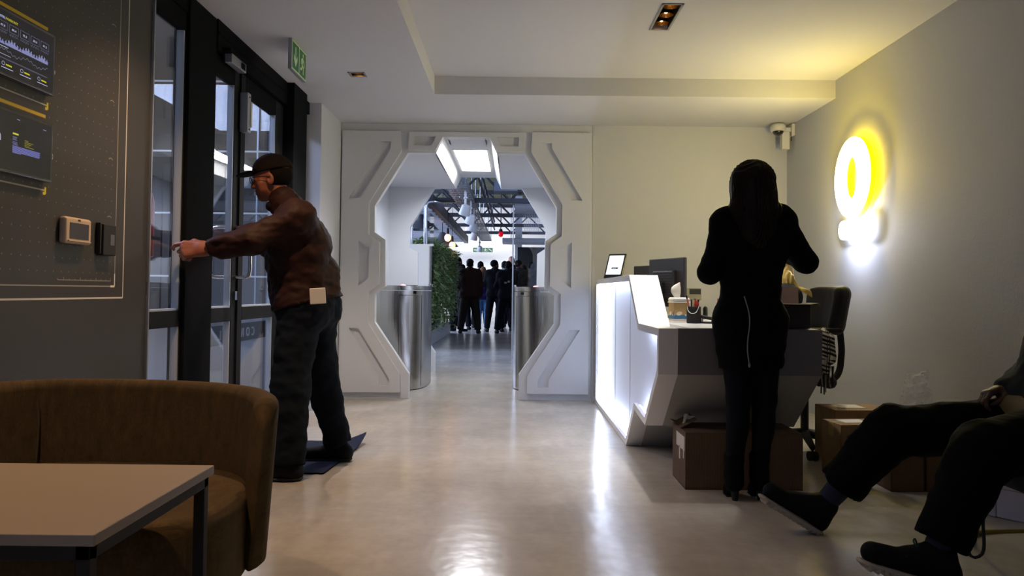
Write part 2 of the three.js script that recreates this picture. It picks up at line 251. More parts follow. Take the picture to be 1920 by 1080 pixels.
{
  const g = bx(XL - 0.12, XL, 0, H, Z0, 0.015), p = g.attributes.position, u = g.attributes.uv;
  for (let i = 0; i < p.count; i++) u.setXY(i, (p.getZ(i) - Z0) / 3.8, p.getY(i) / H);
  struct('wall_left', g, mat(0xffffff, 0.6, { map: printTex }));
  struct('wall_left_rear', bx(XL - 0.12, XL, 0, H, 0.015, ZF), mat(0x2f2d2c, 0.6));
}
struct('trim_1', bx(XL - 0.03, XL + 0.012, 0, H, Z0 - 0.012, Z0), M.alu);
// stub wall between glass front and portal
struct('wall_corner', bx(XL - 0.05, -1.62, 0, H, -7.6, -6.635), M.wall);
struct('baseboard_left', bx(-1.625, -1.612, 0, 0.06, ZB, -6.63), M.wall);

// ---------- glass front on the left: fixed panes, a pair of doors, black posts ----------
function pane(name, z0, z1, y0, y1, parent) {   // glass with its light glazing beads
  mesh(name, bx(XL - 0.035, XL - 0.027, y0, y1, z1, z0), M.glass, parent);
  mesh('glazing_bead', [bx(XL - 0.05, XL - 0.012, y0, y1, z1, z1 + 0.012), bx(XL - 0.05, XL - 0.012, y0, y0 + 0.01, z1, z0)], M.bead, parent);
}
const railY = [0.80, 0.885];
function glazed(root, z0, z1, zp0, zp1, top, split) {   // stiles and rails from z0 to z1 round panes from zp0 to zp1
  const a = XL - 0.055, b = XL - 0.008;
  mesh('stile', bx(a, b, 0, top, zp0, z0, 0.004), M.frameGrey, root); mesh('stile', bx(a, b, 0, top, z1, zp1, 0.004), M.frameGrey, root);
  mesh('rail', bx(a, b, railY[0], railY[1], zp1, zp0, 0.004), M.frameGrey, root); mesh('rail', bx(a, b, 0, 0.12, zp1, zp0, 0.004), M.frameGrey, root); mesh('rail', bx(a, b, split, top, zp1, zp0, 0.004), M.frame, root);
  pane('pane', zp0, zp1, railY[1], split, root); pane('pane', zp0, zp1, 0.12, railY[0], root);
}
const front = structGroup('window_2'); glazed(front, -3.797, -4.215, -3.81, -4.19, 2.46, 2.36);
const front3 = structGroup('window_3'); glazed(front3, -6.345, -6.635, -6.39, -6.6, 2.46, 2.30);
struct('trim_2', bx(XL - 0.075, XL + 0.012, 0, H, -4.58, -4.20, 0.006), M.frame);
struct('trim_3', bx(XL - 0.075, XL + 0.075, 0, H, -6.35, -5.98, 0.006), M.frame);
struct('trim_4', [bx(XL - 0.075, XL + 0.0, 2.46, H, -4.205, -3.79), bx(XL - 0.075, XL + 0.02, 2.385, H, -5.985, -4.575), bx(XL - 0.075, XL + 0.02, 2.46, H, -6.635, -6.345), bx(XL - 0.06, XL + 0.026, 2.47, 2.485, -6.0, -4.58)], M.frame);
function doorLeaf(name, z0, z1, zp0, zp1) { const d = structGroup(name); glazed(d, z0, z1, zp0, zp1, 2.378, 2.265); return d; }
const leaf1 = doorLeaf('door_1', -4.585, -5.04, -4.612, -4.945), leaf2 = doorLeaf('door_2', -5.046, -5.98, -5.148, -5.80);
mesh('meeting_strip', bx(XL - 0.008, XL + 0.004, 0, 2.378, -5.06, -5.03), M.frameGrey, leaf2);
mesh('lock', bx(XL - 0.01, XL + 0.008, 0.93, 0.985, -5.012, -4.985, 0.003), M.chrome, leaf1);
for (const [leaf, z, s] of [[leaf1, -4.985, -1], [leaf1, -4.995, 1]])
  mesh(s > 0 ? 'door_handle_inside' : 'door_handle', tube([[XL + s * 0.01 - 0.03, 1.382, z], [XL + s * 0.085 - 0.03, 1.382, z], [XL + s * 0.112 - 0.03, 1.374, z], [XL + s * 0.12 - 0.03, 1.345, z], [XL + s * 0.12 - 0.03, 1.23, z], [XL + s * 0.12 - 0.03, 1.11, z], [XL + s * 0.112 - 0.03, 1.08, z], [XL + s * 0.085 - 0.03, 1.072, z], [XL + s * 0.01 - 0.03, 1.072, z]], 0.0115, 60, 10), M.chrome, leaf);
// magnetic lock on the header and its plate on the second leaf
{
  const m = thing('magnetic_lock', 'grey magnetic lock bar fixed under the black header above the glass door', 'door lock', [XL + 0.02, 2.36, -4.80]);
  mesh('housing', [bx(0, 0.045, -0.025, 0.03, -0.13, 0.12, 0.004)], M.alu, m); mesh('bracket', [bx(0, 0.05, 0.03, 0.05, -0.16, 0.16, 0.003), bx(0.046, 0.05, -0.015, 0.02, -0.1, -0.04)], M.frame, m);
  const k = thing('door_closer', 'upright silver closer body mounted at the meeting stile of the glass doors', 'door closer', [XL + 0.002, 2.12, -5.04]);
  mesh('body', bx(0, 0.05, -0.13, 0.12, -0.03, 0.03, 0.004), M.alu, k); mesh('cover_plate', bx(0.012, 0.056, -0.09, 0.07, -0.045, -0.022, 0.003), M.whitePlastic, k); for (const y of [0.09, -0.115]) mesh('screw', bx(0.05, 0.054, y, y + 0.008, -0.004, 0.004), M.black, k);
}
tag(mesh('strike_plate', [bx(XL - 0.012, XL + 0.006, 0.965, 1.03, -3.80, -3.785, 0.002), bx(XL - 0.004, XL + 0.008, 0.985, 1.01, -3.797, -3.788)], M.chrome), 'small silver strike plate on the edge of the dark printed wall', 'strike plate');

// ---------- the room behind the glass ----------
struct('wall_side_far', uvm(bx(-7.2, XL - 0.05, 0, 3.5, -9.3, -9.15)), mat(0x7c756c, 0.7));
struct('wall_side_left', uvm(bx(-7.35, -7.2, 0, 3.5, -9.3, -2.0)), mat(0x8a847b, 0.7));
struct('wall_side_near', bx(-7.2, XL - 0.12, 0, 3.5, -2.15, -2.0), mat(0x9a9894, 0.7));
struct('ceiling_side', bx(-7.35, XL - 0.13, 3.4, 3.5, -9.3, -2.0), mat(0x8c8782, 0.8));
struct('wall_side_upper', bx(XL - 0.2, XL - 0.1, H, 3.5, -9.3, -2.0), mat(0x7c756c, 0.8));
struct('wall_side_right', bx(XL - 0.16, XL - 0.06, 0, 3.5, -9.3, -7.6), M.wall);
// far wall clad with tall panels, each its own piece, and pale battens across
{
  const w = structGroup('wall_side_panels'), tones = [0x77716a, 0x58534e, 0x6d6863, 0x47433f, 0x7d7873, 0x5a5550, 0x69645f];
  for (let i = 0; i < 7; i++) mesh('panel', bx(-4.9 + i * 0.44, -4.9 + i * 0.44 + 0.43, 0.0, 3.38, -9.15, -9.12 + (i % 2) * 0.02), mat(tones[i], 0.6), w);
}
struct('bulkhead_side', bx(-5.6, -1.95, 2.35, 2.75, -8.6, -8.2), mat(0x5d564f, 0.7));
// glazed partition with thin white bars
{
  const g = structGroup('window_4');
  for (const y of [0.51, 1.11, 1.72, 2.32, 3.0]) mesh('bar', bx(-3.7, -1.9, y, y + 0.016, -7.72, -7.7), M.whitePlastic, g);
  for (const x of [-3.7, -3.1, -2.5, -1.91]) mesh('upright', bx(x, x + 0.014, 0, 3.4, -7.725, -7.703), M.bead, g);
  mesh('pane', bx(-3.69, -1.9, 0, 3.4, -7.74, -7.732), M.glass, g);
}
{
  const c = thing('counter', 'white angular counter with a dark lettered band seen through the glass doors', 'counter', [-2.3, 0, -6.65]);
  mesh('body', extX([[-0.75, 0], [0.95, 0], [0.95, 0.24], [0.8, 0.3], [0.95, 0.78], [-0.85, 0.78]], -0.45, 0), mat(0xd3d3d6, 0.4), c);
  mesh('worktop', bx(-0.5, 0.03, 0.78, 0.83, -0.87, 1.0, 0.008), M.whitePlastic, c);
  mesh('band', extX([[-0.86, 0.56], [0.9, 0.56], [0.9, 0.71], [-0.78, 0.71]], 0.0, 0.012), M.black, c);
  const font = await new FontLoader().loadAsync('fonts/droid/droid_sans_bold.typeface.json');
  // seen from the back of the lettering, so the word runs mirrored
  const t = new TextGeometry('C O N T R O L', { font, size: 0.075, depth: 0.006, curveSegments: 3 }); t.computeBoundingBox(); t.translate(-t.boundingBox.max.x / 2, 0, 0).scale(1.35, 1, 1).rotateY(Math.PI / 2);
  { const p = t.attributes.position; for (let i = 0; i < p.count; i++) p.setZ(i, -p.getZ(i)); const ix = t.toNonIndexed(); const a = ix.attributes.position.array, n = ix.attributes.normal.array; for (let i = 0; i < a.length; i += 9) for (let k = 0; k < 3; k++) { let s = a[i + 3 + k]; a[i + 3 + k] = a[i + 6 + k]; a[i + 6 + k] = s; } ix.computeVertexNormals(); mesh('lettering', ix.translate(0.014, 0.597, 0.02), M.whitePlastic, c); }
  mesh('step', bx(0, 0.16, 0.0, 0.2, 0.2, 0.75, 0.01), M.whitePlastic, c);
}
{
  const f = thing('fire_extinguisher', 'red fire extinguisher glimpsed through the first glass pane', 'extinguisher', [-2.16, 1.18, -4.64]);
  const pr = [[0.001, 0], [0.055, 0], [0.062, 0.01], [0.062, 0.32], [0.05, 0.37], [0.022, 0.395], [0.02, 0.42], [0.001, 0.42]].map((p) => new THREE.Vector2(...p));
  mesh('cylinder', new THREE.LatheGeometry(pr, 24), phys(0xb01218, 0.3, { clearcoat: 0.6 }), f); mesh('valve', [rod([0, 0.42, 0], [0, 0.455, 0], 0.014), bx(-0.012, 0.012, 0.445, 0.458, -0.01, 0.09, 0.003), bx(-0.012, 0.012, 0.465, 0.475, -0.01, 0.09, 0.003)], M.black, f); mesh('hose', tube([[0, 0.44, -0.01], [0, 0.43, -0.06], [0, 0.3, -0.085], [0, 0.12, -0.075]], 0.01), M.black, f);
  mesh('wall_bracket', [bx(-0.075, 0.075, 0.1, 0.12, -0.068, 0.068, 0.005), bx(-0.012, 0.012, -1.18, 0.0, -0.012, 0.012), bx(-0.1, 0.1, -1.18, -1.165, -0.1, 0.1, 0.004)], M.dark, f);
}

// ---------- the portal ----------
const PC = -0.456;
const openHalf = [[0.216, 2.43], [0.284, 2.285], [0.545, 2.283], [0.845, 1.785], [0.843, 1.54], [0.742, 1.472], [0.738, 1.04], [0.832, 0.965], [0.83, 0.704], [0.508, 0.232], [0.508, 0]];
const outline = (top) => [[PC + 1.176, top], [PC - 1.165, top], [PC - 1.165, 0], ...openHalf.slice().reverse().map(([x, y]) => [PC - x, y]), ...openHalf.map(([x, y]) => [PC + x, y]), [PC + 1.176, 0]];
{
  const p = thing('portal', 'off-white angular portal with recessed slots framing the passage to the hall', 'doorway', [0, 0, ZB]);
  mesh('frame', ext(outline(H), 0.09, [], 0.003).translate(0, 0, -0.09), M.portal, p);
  const panelHalf = [[1.15, 2.48], [0.612, 2.482], [0.60, 2.296], [0.895, 1.81], [0.892, 1.518], [0.79, 1.446], [0.787, 1.055], [0.888, 0.983], [0.885, 0.698], [0.585, 0.228], [0.585, 0.062], [1.15, 0.06]];
  const slots = [[[0.793, 2.382], [0.70, 2.383], [0.70, 2.308], [0.978, 1.852], [1.08, 1.851], [0.795, 2.329]], [[0.986, 1.46], [0.889, 1.395], [0.885, 1.111], [0.982, 1.042]], [[1.066, 0.651], [0.973, 0.652], [0.683, 0.19], [0.684, 0.123], [0.781, 0.122], [0.782, 0.196]]];
  for (const s of [-1, 1]) {
    const m = (l) => l.map(([x, y]) => [PC + s * x, y]);
    const side = mesh('side_panel', ext(m(panelHalf), 0.035, slots.map(m), 0.0015), M.portal, p);
    for (const q of slots) mesh('slot_base', ext(m(q), 0.004).translate(0, 0, 0.0005), M.portal, side);
  }
  const hrec = [[0.486, 2.432], [0.282, 2.434], [0.325, 2.347], [0.485, 2.349]], hh = [[0.533, 2.476], [0.54, 2.305], [0.286, 2.30], [0.216, 2.43]];
  const head = mesh('header_panel', ext([...hh.map(([x, y]) => [PC - x, y]), ...hh.slice().reverse().map(([x, y]) => [PC + x, y])].reverse(), 0.035, [hrec.map(([x, y]) => [PC - x, y]), hrec.map(([x, y]) => [PC + x, y])], 0.0015), M.portal, p);
  for (const s of [-1, 1]) mesh('slot_base', ext(hrec.map(([x, y]) => [PC + s * x, y]), 0.004).translate(0, 0, 0.0005), M.portal, head);
}
// passage between the two portals: walls, ceiling with a raised light channel
struct('wall_passage_left', uvm(bx(-1.70, -1.56, 0, 2.6, -9.92, ZB - 0.09)), M.wall);
struct('wall_passage_right', uvm(bx(0.64, 0.76, 0, 2.6, -9.92, ZB - 0.1)), M.wall);
struct('ceiling_passage', [bx(-1.6, PC - 0.284, 2.285, 2.34, -9.92, ZB - 0.09), bx(PC + 0.284, 0.7, 2.285, 2.34, -9.92, ZB - 0.09), bx(-1.6, PC - 0.17, 2.43, 2.62, -9.92, ZB - 0.09), bx(PC + 0.17, 0.7, 2.43, 2.62, -9.92, ZB - 0.09), bx(PC - 0.18, PC + 0.18, 2.43, 2.62, ZB - 0.6, ZB - 0.09), bx(PC - 0.18, PC + 0.18, 2.43, 2.62, -9.92, -9.46), bx(PC - 0.18, PC + 0.18, 2.47, 2.62, -9.5, -7.95)], M.wall);
for (const s of [-1, 1]) struct(s < 0 ? 'trim_channel_left' : 'trim_channel_right', ext([[PC + s * 0.284, 2.285], [PC + s * 0.296, 2.285], [PC + s * 0.228, 2.44], [PC + s * 0.216, 2.43]], 2.41).translate(0, 0, -9.92), M.whitePlastic);
{
  const l = thing('ceiling_light_panel', 'bright white square light panel in the raised channel of the passage ceiling', 'ceiling light', [PC, 2.43, -8.74]);
  mesh('frame', [bx(-0.185, -0.168, -0.008, 0.03, -0.72, 0.72), bx(0.168, 0.185, -0.008, 0.03, -0.72, 0.72), bx(-0.17, 0.17, -0.008, 0.03, -0.72, -0.705), bx(-0.17, 0.17, -0.008, 0.03, 0.705, 0.72)], M.whitePlastic, l);
  mesh('diffuser', bx(-0.168, 0.168, 0.0, 0.012, -0.705, 0.705), glow(0xffffff, 3.5), l);
}
struct('portal_rear', ext(outline(H + 0.1), 0.1).translate(0, 0, -10.02), M.portal);

// ---------- turnstiles in the passage ----------
function turnstile(s, label) {
  const t = thing('turnstile', label, 'turnstile', [PC + s * 0.77, 0, -8.62]);
  const prof = []; for (let i = 0; i < 64; i++) { const a = i / 64 * Math.PI * 2, c = Math.cos(a), n = Math.sin(a); prof.push([0.325 * Math.sign(c) * Math.abs(c) ** (2 / 3), 0.62 * Math.sign(n) * Math.abs(n) ** (2 / 3)]); }
  const g = slab(prof, 0.008, 1.0), cap_ = slab(prof.map(([x, z]) => [x * 0.996, z * 0.996]), 1.004, 1.05);
  for (const q of [g, cap_]) { const p = q.attributes.position, u = q.attributes.uv; for (let i = 0; i < p.count; i++) u.setXY(i, Math.atan2(p.getZ(i), p.getX(i)), p.getY(i)); }
  mesh('body', toCreasedNormals(g, 0.6), M.steel, t); mesh('top_band', toCreasedNormals(cap_, 0.6), M.steel, t); mesh('plinth', slab(prof.map(([x, z]) => [x * 0.97, z * 0.97]), 0, 0.009), M.black, t);
  // service door outlined on the curved front
  const fx = -s * 0.08, x1 = -s * 0.285, fz = (x) => 0.62 * Math.max(0, 1 - Math.abs(x / 0.325) ** 3) ** (1 / 3) + 0.0012;
  const seam = [[fx, 0.03], [fx, 0.955], [x1, 0.955], [x1, 0.03]].map(([x, y]) => [x, y, fz(x)]);
  const arc = []; for (let i = 0; i <= 10; i++) { const x = fx + (x1 - fx) * i / 10; arc.push([x, 0.955, fz(x)]); }
  mesh('door_seam', [rod(seam[0], seam[1], 0.0018, 0.0018, 6), rod(seam[2], seam[3], 0.0018, 0.0018, 6), tube(arc, 0.0018, 20, 6)], M.black, t);
  const zz = fz(s * -0.22);
  mesh('card_reader', bx(-s * 0.22 - 0.026, -s * 0.22 + 0.026, 0.968, 0.998, zz - 0.03, zz + 0.006, 0.003).rotateY(0), M.gloss, t);
  mesh('indicator_light', ell2(-s * 0.09, 1.052, 0.42, 0.028, 0.012, 0.028), glow(0xff2010, 2.0), t); mesh('top_plate', bx(-s * 0.18 - 0.05, -s * 0.18 + 0.05, 1.05, 1.056, 0.3, 0.5, 0.002), M.black, t);
  mesh('glass_wing', bx(-s * 0.30 - 0.005, -s * 0.30 + 0.005, 1.05, 1.85, -0.5, -0.1), M.glass, t);
  for (const z of [-0.45, -0.22]) mesh('wing_clamp', bx(-s * 0.30 - 0.012, -s * 0.30 + 0.012, 1.045, 1.075, z, z + 0.07, 0.003), M.chrome, t);
  return t;
}
function ell2(x, y, z, a, b, c) { return new THREE.SphereGeometry(1, 24, 14).scale(a, b, c).translate(x, y, z); }
turnstile(-1, 'brushed steel turnstile on the left of the passage, beside the green plant wall');
turnstile(1, 'brushed steel turnstile on the right of the passage, nearer the reception desk');

// ---------- ceiling downlights ----------
const bulbGlow = glow(0xffc070, 9), reflector = mat(0xc79a55, 0.22, { metalness: 1 });
function downlight(name, label, n, x, z, y, power, group) {
  const L = n === 1 ? 0.12 : 0.47, w = n === 1 ? 0.12 : 0.13, t = thing(name, label, 'downlight', [x, y, z], 0, group);
  mesh('trim', [bx(-w / 2, w / 2, -0.006, 0.002, -L / 2, -L / 2 + 0.014, 0.002), bx(-w / 2, w / 2, -0.006, 0.002, L / 2 - 0.014, L / 2, 0.002), bx(-w / 2, -w / 2 + 0.014, -0.006, 0.002, -L / 2, L / 2, 0.002), bx(w / 2 - 0.014, w / 2, -0.006, 0.002, -L / 2, L / 2, 0.002)], M.alu, t);
  mesh('housing', [bx(-w / 2 + 0.010, w / 2 - 0.010, 0.075, 0.08, -L / 2 + 0.01, L / 2 - 0.01), ...[-1, 1].flatMap((s) => [bx(s * (w / 2 - 0.012), s * (w / 2 - 0.009), 0, 0.08, -L / 2 + 0.01, L / 2 - 0.01), bx(-w / 2 + 0.01, w / 2 - 0.01, 0, 0.08, s * (L / 2 - 0.012), s * (L / 2 - 0.009))]), ...(n === 1 ? [] : [-0.077, 0.077].map((q) => bx(-w / 2 + 0.012, w / 2 - 0.012, 0.045, 0.05, q - 0.008, q + 0.008)))], M.dark, t);
  for (let i = 0; i < n; i++) {
    const q = (i - (n - 1) / 2) * 0.15, prof = [[0.012, 0.07], [0.03, 0.055], [0.042, 0.03], [0.046, 0.012]].map((p) => new THREE.Vector2(...p));
    mesh('reflector', new THREE.LatheGeometry(prof, 24).translate(0, 0, q), reflector, t); mesh('bulb', ell2(0, 0.04, q, 0.014, 0.018, 0.014), bulbGlow, t);
    const s = new THREE.SpotLight(n === 3 ? 0xf4f0ec : z < -5 ? 0xffe6d2 : WARM, power / n, 0, n === 3 ? 0.55 : 0.95, 0.8, 2); s.name = 'downlight_beam'; s.position.set(x, y + 0.004, z + q); s.target.position.set(x, 0, z + q); s.castShadow = true; scene.add(s, s.target);
  }
  return t;
}
downlight('downlight_triple', 'warm triple downlight in the raised ceiling above the reception desk', 3, 0.918, -4.88, HR, 12);
downlight('downlight_triple', 'warm triple downlight in the raised ceiling overhead near the seating', 3, 0.918, -2.2, HR, 0.5);
[['small square downlight in the low ceiling just before the portal', 9], ['small square downlight in the low ceiling over the glass doors', 6.5], ['small square downlight in the low ceiling over the sofa', 4.6]].forEach(([l, p], i) => downlight('downlight', l, 1, ...singleAt[i], H, p));

// ---------- exit sign by the doors ----------
const GREEN = '#1f6a3f', PALE = '#c9dfae';
function runner(c, x, y, s) {   // running figure pictogram
  c.save(); c.translate(x, y); c.scale(s, s); c.lineCap = 'round'; c.lineJoin = 'round'; c.lineWidth = 11; c.beginPath(); c.arc(4, -40, 8, 0, 7); c.fill();
  for (const l of [[[0, -26], [-8, 4]], [[0, -24], [18, -10], [22, 4]], [[-2, -24], [-20, -16], [-22, -2]], [[-8, 4], [10, 14], [8, 38]], [[-8, 4], [-16, 22], [-34, 26]]]) { c.beginPath(); l.forEach((p, i) => i ? c.lineTo(...p) : c.moveTo(...p)); c.stroke(); }
  c.restore();
}
function arrow(c, x, y, s, a) { c.save(); c.translate(x, y); c.rotate(a); c.scale(s, s); c.beginPath(); for (const p of [[-6, -40], [6, -40], [6, 8], [24, -10], [24, 10], [0, 40], [-24, 10], [-24, -10], [-6, 8]]) c.lineTo(...p); c.fill(); c.restore(); }
{
  const t = thing('exit_sign', 'green emergency exit sign with arrow and running man hung above the glass doors', 'exit sign', [-1.40, 2.46, -5.075]);
  const face = canvasTex(512, 280, (c, W, h) => { c.fillStyle = PALE; c.fillRect(0, 0, W, h); c.fillStyle = GREEN; c.fillRect(14, 14, 232, 252); c.fillRect(266, 14, 232, 252); c.fillStyle = c.strokeStyle = PALE; arrow(c, 130, 142, 2.5, 0); runner(c, 388, 142, 2.3); });
  mesh('casing', bx(-0.012, 0.012, -0.095, 0.095, -0.17, 0.17, 0.003), M.alu, t);
  const f = new THREE.PlaneGeometry(0.332, 0.182).rotateY(Math.PI / 2).translate(0.0128, 0, 0); mesh('face', f, mat(0xffffff, 0.5, { map: face }), t);
  for (const z of [-0.15, 0.13]) mesh('hanger', bx(-0.008, 0.008, 0.09, 0.097, z, z + 0.02), M.alu, t);
}

// ---------- things on the dark wall ----------
function screenTex(draw) { return canvasTex(1024, 480, (c, W, h) => { c.fillStyle = '#0b0c14'; c.fillRect(0, 0, W, h); draw(c, W, h); }); }
const dash = screenTex((c, W, h) => {
  c.textAlign = 'center'; c.font = 'bold 26px sans-serif'; c.fillStyle = '#c9ccff'; c.fillText('INTEL', 460, 62); c.fillStyle = '#c8c800'; c.fillText('FORECAST', 560, 62);
  c.strokeStyle = '#8d90b8'; c.fillStyle = '#cfd2ff'; c.lineWidth = 2; c.font = 'bold 24px sans-serif';
  for (let i = 0; i < 8; i++) { const x = 90 + i * 112; c.strokeRect(x, 86, 92, 60); c.fillText(['41.1', '42.1', '38.5', '47.9', '40.4', '15.3', '20.6', '41.2'][i], x + 46, 126); c.beginPath(); for (let k = 0; k <= 12; k++) c.lineTo(x + k * 7.6, 166 + 9 * Math.sin(i * 3 + k * 2.3)); c.stroke(); }
  c.fillStyle = '#8f92c9'; for (let i = 0; i < 110; i++) { const a = 34 + 14 * Math.sin(i * 1.7) + 12 * Math.cos(i * 0.31); c.fillRect(80 + i * 8, 262 - a, 7, a); }
  c.strokeStyle = '#b9bce0'; c.beginPath(); for (let i = 0; i < 180; i++) c.lineTo(80 + i * 4.9, 310 + 14 * Math.sin(i * 0.13) + 8 * Math.sin(i * 0.7)); c.stroke();
  c.fillStyle = '#4a4c66'; c.fillRect(80, 366, 880, 10); c.fillStyle = '#d5d8ff'; c.fillRect(110, 360, 60, 20); c.fillRect(420, 278, 110, 4); c.fillRect(420, 340, 140, 3);
  for (let i = 0; i < 5; i++) { const x = 90 + i * 188; c.strokeStyle = '#d5d8ff'; c.lineWidth = 3; c.beginPath(); c.arc(x + 20, 410, 14, 0, 7); c.stroke(); c.fillStyle = '#c8c800'; c.fillRect(x + 46, 408, 60, 12); c.fillStyle = '#d5d8ff'; c.fillRect(x, 440, 120, 5); }
});
const note = screenTex((c, W, h) => {
  c.strokeStyle = '#d8d8ff'; c.lineWidth = 6; c.lineJoin = 'round'; c.beginPath(); for (const p of [[425, 195], [445, 178], [465, 188], [478, 210], [480, 250], [465, 250], [455, 228], [448, 246], [432, 240], [420, 222]]) c.lineTo(...p); c.closePath(); c.stroke();
  c.fillStyle = '#c8c83a'; c.fillRect(600, 160, 60, 14); c.fillStyle = '#6d6fa8'; for (let i = 0; i < 6; i++) c.fillRect(600, 192 + i * 11 + (i > 2 ? 8 : 0), 40 + (i * 37) % 34, 5);
  c.fillStyle = '#8a8420'; for (let i = 0; i < 5; i++) c.fillRect(725, 196 + i * 13, 40 + (i * 53) % 74, 5); c.fillStyle = '#7d80d0'; for (let i = 0; i < 7; i++) c.fillRect(600, 268 + i * 9, i === 6 ? 90 : 300 - (i * 7) % 12, 5);
  c.fillStyle = '#c9ccff'; c.fillRect(640, 40, 30, 4); c.fillRect(925, 52, 40, 4);
});
function wallScreen(label, y0, y1, tex, k) {
  const t = thing('wall_screen', label, 'screen', [XL, (y0 + y1) / 2, -2.66]), h = y1 - y0;
  mesh('bezel', bx(0, 0.03, -h / 2, h / 2, -0.285, 0.285, 0.004), M.gloss, t);
  mesh('display', new THREE.PlaneGeometry(0.545, h - 0.02).rotateY(Math.PI / 2).translate(0.0306, 0, 0), new THREE.MeshStandardMaterial({ color: 0x050507, roughness: 0.25, emissive: 0xffffff, emissiveMap: tex, emissiveIntensity: k }), t);
  mesh('button', ell2(0.022, -0.01, -0.287, 0.006, 0.009, 0.006), M.black, t);
}
wallScreen('upper wall screen showing charts and rows of figures on black', 1.705, 1.93, dash, 0.55);
wallScreen('lower wall screen showing a small white outline and blocks of text', 1.383, 1.60, note, 0.6);
{
  const t = thing('intercom', 'cream square intercom with a grey screen on the dark wall', 'intercom', [XL, 1.22, -3.138]);
  mesh('housing', bx(0, 0.03, -0.052, 0.052, -0.094, 0.094, 0.012), mat(0xb9a48c, 0.45), t); mesh('screen', bx(0.028, 0.0315, -0.033, 0.030, -0.07, 0.068, 0.002), mat(0x4a4c55, 0.2), t); mesh('logo', bx(0.029, 0.031, 0.037, 0.045, -0.008, 0.008), M.dark, t); mesh('ledge', bx(0.028, 0.036, -0.044, -0.039, -0.08, 0.08, 0.002), mat(0xb9a48c, 0.4), t);
  const r = thing('card_reader', 'flat black card reader with a grey square beside the intercom', 'card reader', [XL, 1.2, -3.385]);
  mesh('body', bx(0, 0.028, -0.065, 0.065, -0.05, 0.055, 0.004), M.black, r); mesh('badge', bx(0.027, 0.0295, -0.022, 0.024, -0.034, 0.0, 0.001), mat(0x55575c, 0.4), r); mesh('side_plate', bx(0, 0.02, -0.06, 0.07, 0.056, 0.066, 0.002), M.dark, r);
}

// ---------- illuminated bulb logo on the right wall ----------
{
  const t = thing('wall_light', 'glowing yellow ring over a white rounded bar on the right wall', 'wall light', [XR, 1.86, -5.83]);
  const C = (r, k = 64) => Array.from({ length: k }, (_, i) => [Math.cos(i / k * 6.28319) * r * 1.02, Math.sin(i / k * 6.28319) * r]);
  const Ci = (r) => C(r).map(([z, y]) => [z * 0.6, y]);
  const yel = new THREE.MeshStandardMaterial({ color: 0xe0c400, emissive: 0xffdc00, emissiveIntensity: 7, roughness: 0.5 });
  const ring = mesh('ring_side', ext(C(0.30), 0.03, [Ci(0.148).reverse()]).rotateY(-Math.PI / 2).translate(-0.032, 0, 0), yel, t);
  mesh('ring_face', ext(C(0.297), 0.012, [Ci(0.152).reverse()], 0.004).rotateY(-Math.PI / 2).translate(-0.062, 0, 0), glow(0xfff2a0, 7), t);
  const P = (r) => { const o = []; for (let i = 0; i <= 20; i++) o.push([0.16 + r * Math.sin(i / 20 * Math.PI), -0.375 + r * Math.cos(i / 20 * Math.PI)]); for (let i = 0; i <= 20; i++) o.push([-0.16 - r * Math.sin(i / 20 * Math.PI), -0.375 - r * Math.cos(i / 20 * Math.PI)]); return o; };
  mesh('bar_side', ext(P(0.072), 0.03).rotateY(-Math.PI / 2).translate(-0.032, 0, 0), glow(0xdfe6ff, 5), t); mesh('bar_face', ext(P(0.07), 0.012, [], 0.004).rotateY(-Math.PI / 2).translate(-0.062, 0, 0), glow(0xf4f6ff, 7), t);
  for (const [z, y] of [[0.2, 0.08], [-0.2, 0.08], [0, -0.22], [0.12, -0.375], [-0.12, -0.375]]) mesh('standoff', rod([-0.034, y, z], [0, y, z], 0.012), M.alu, t);
  const a = new THREE.PointLight(0xffdc30, 0.95); a.name = 'ring_glow'; a.position.set(XR - 0.16, 1.9, -5.83); const b = new THREE.PointLight(0xdfe6ff, 0.75); b.name = 'bar_glow'; b.position.set(XR - 0.15, 1.485, -5.83); scene.add(a, b);
}
// ---------- security camera ----------
{
  const t = thing('security_camera', 'white dome security camera on a wall box in the far right corner', 'camera', [XR - 0.10, 2.46, -7.26]);
  mesh('bracket', [bx(-0.0, 0.1, 0.02, 0.06, -0.03, 0.03, 0.006), bx(0.07, 0.1, -0.02, 0.09, -0.06, 0.06, 0.006)], M.whitePlastic, t); mesh('housing', new THREE.LatheGeometry([[0.001, 0.095], [0.05, 0.09], [0.068, 0.07], [0.07, 0.03], [0.06, 0.02], [0.001, 0.02]].map((p) => new THREE.Vector2(...p)), 28).translate(-0.045, 0, 0.03), M.whitePlastic, t); mesh('dome', new THREE.SphereGeometry(0.05, 24, 12, 0, 6.3, Math.PI / 2, Math.PI / 2).scale(1, 0.85, 1).translate(-0.045, 0.022, 0.03), M.gloss, t);
  mesh('junction_box', bx(-0.01, 0.06, -0.14, 0.02, -0.035, 0.035, 0.006), M.whitePlastic, t); mesh('cable', rod([0.085, -0.06, 0], [0.085, 0.03, 0], 0.004), M.dark, t);
}
{
  const t = thing('wall_switch', 'grey wall panel with a dark display on the back wall behind the desk', 'switch panel', [1.66, 0.995, ZB]);
  mesh('plate', bx(-0.075, 0.075, -0.05, 0.055, 0, 0.012, 0.003), mat(0x9d9a86, 0.5), t); mesh('display', bx(-0.035, 0.07, 0.0, 0.048, 0.01, 0.016, 0.002), M.dark, t); mesh('conduit', bx(-0.098, -0.08, -0.3, 0.055, 0, 0.015, 0.003), mat(0xa9a696, 0.5), t);
}

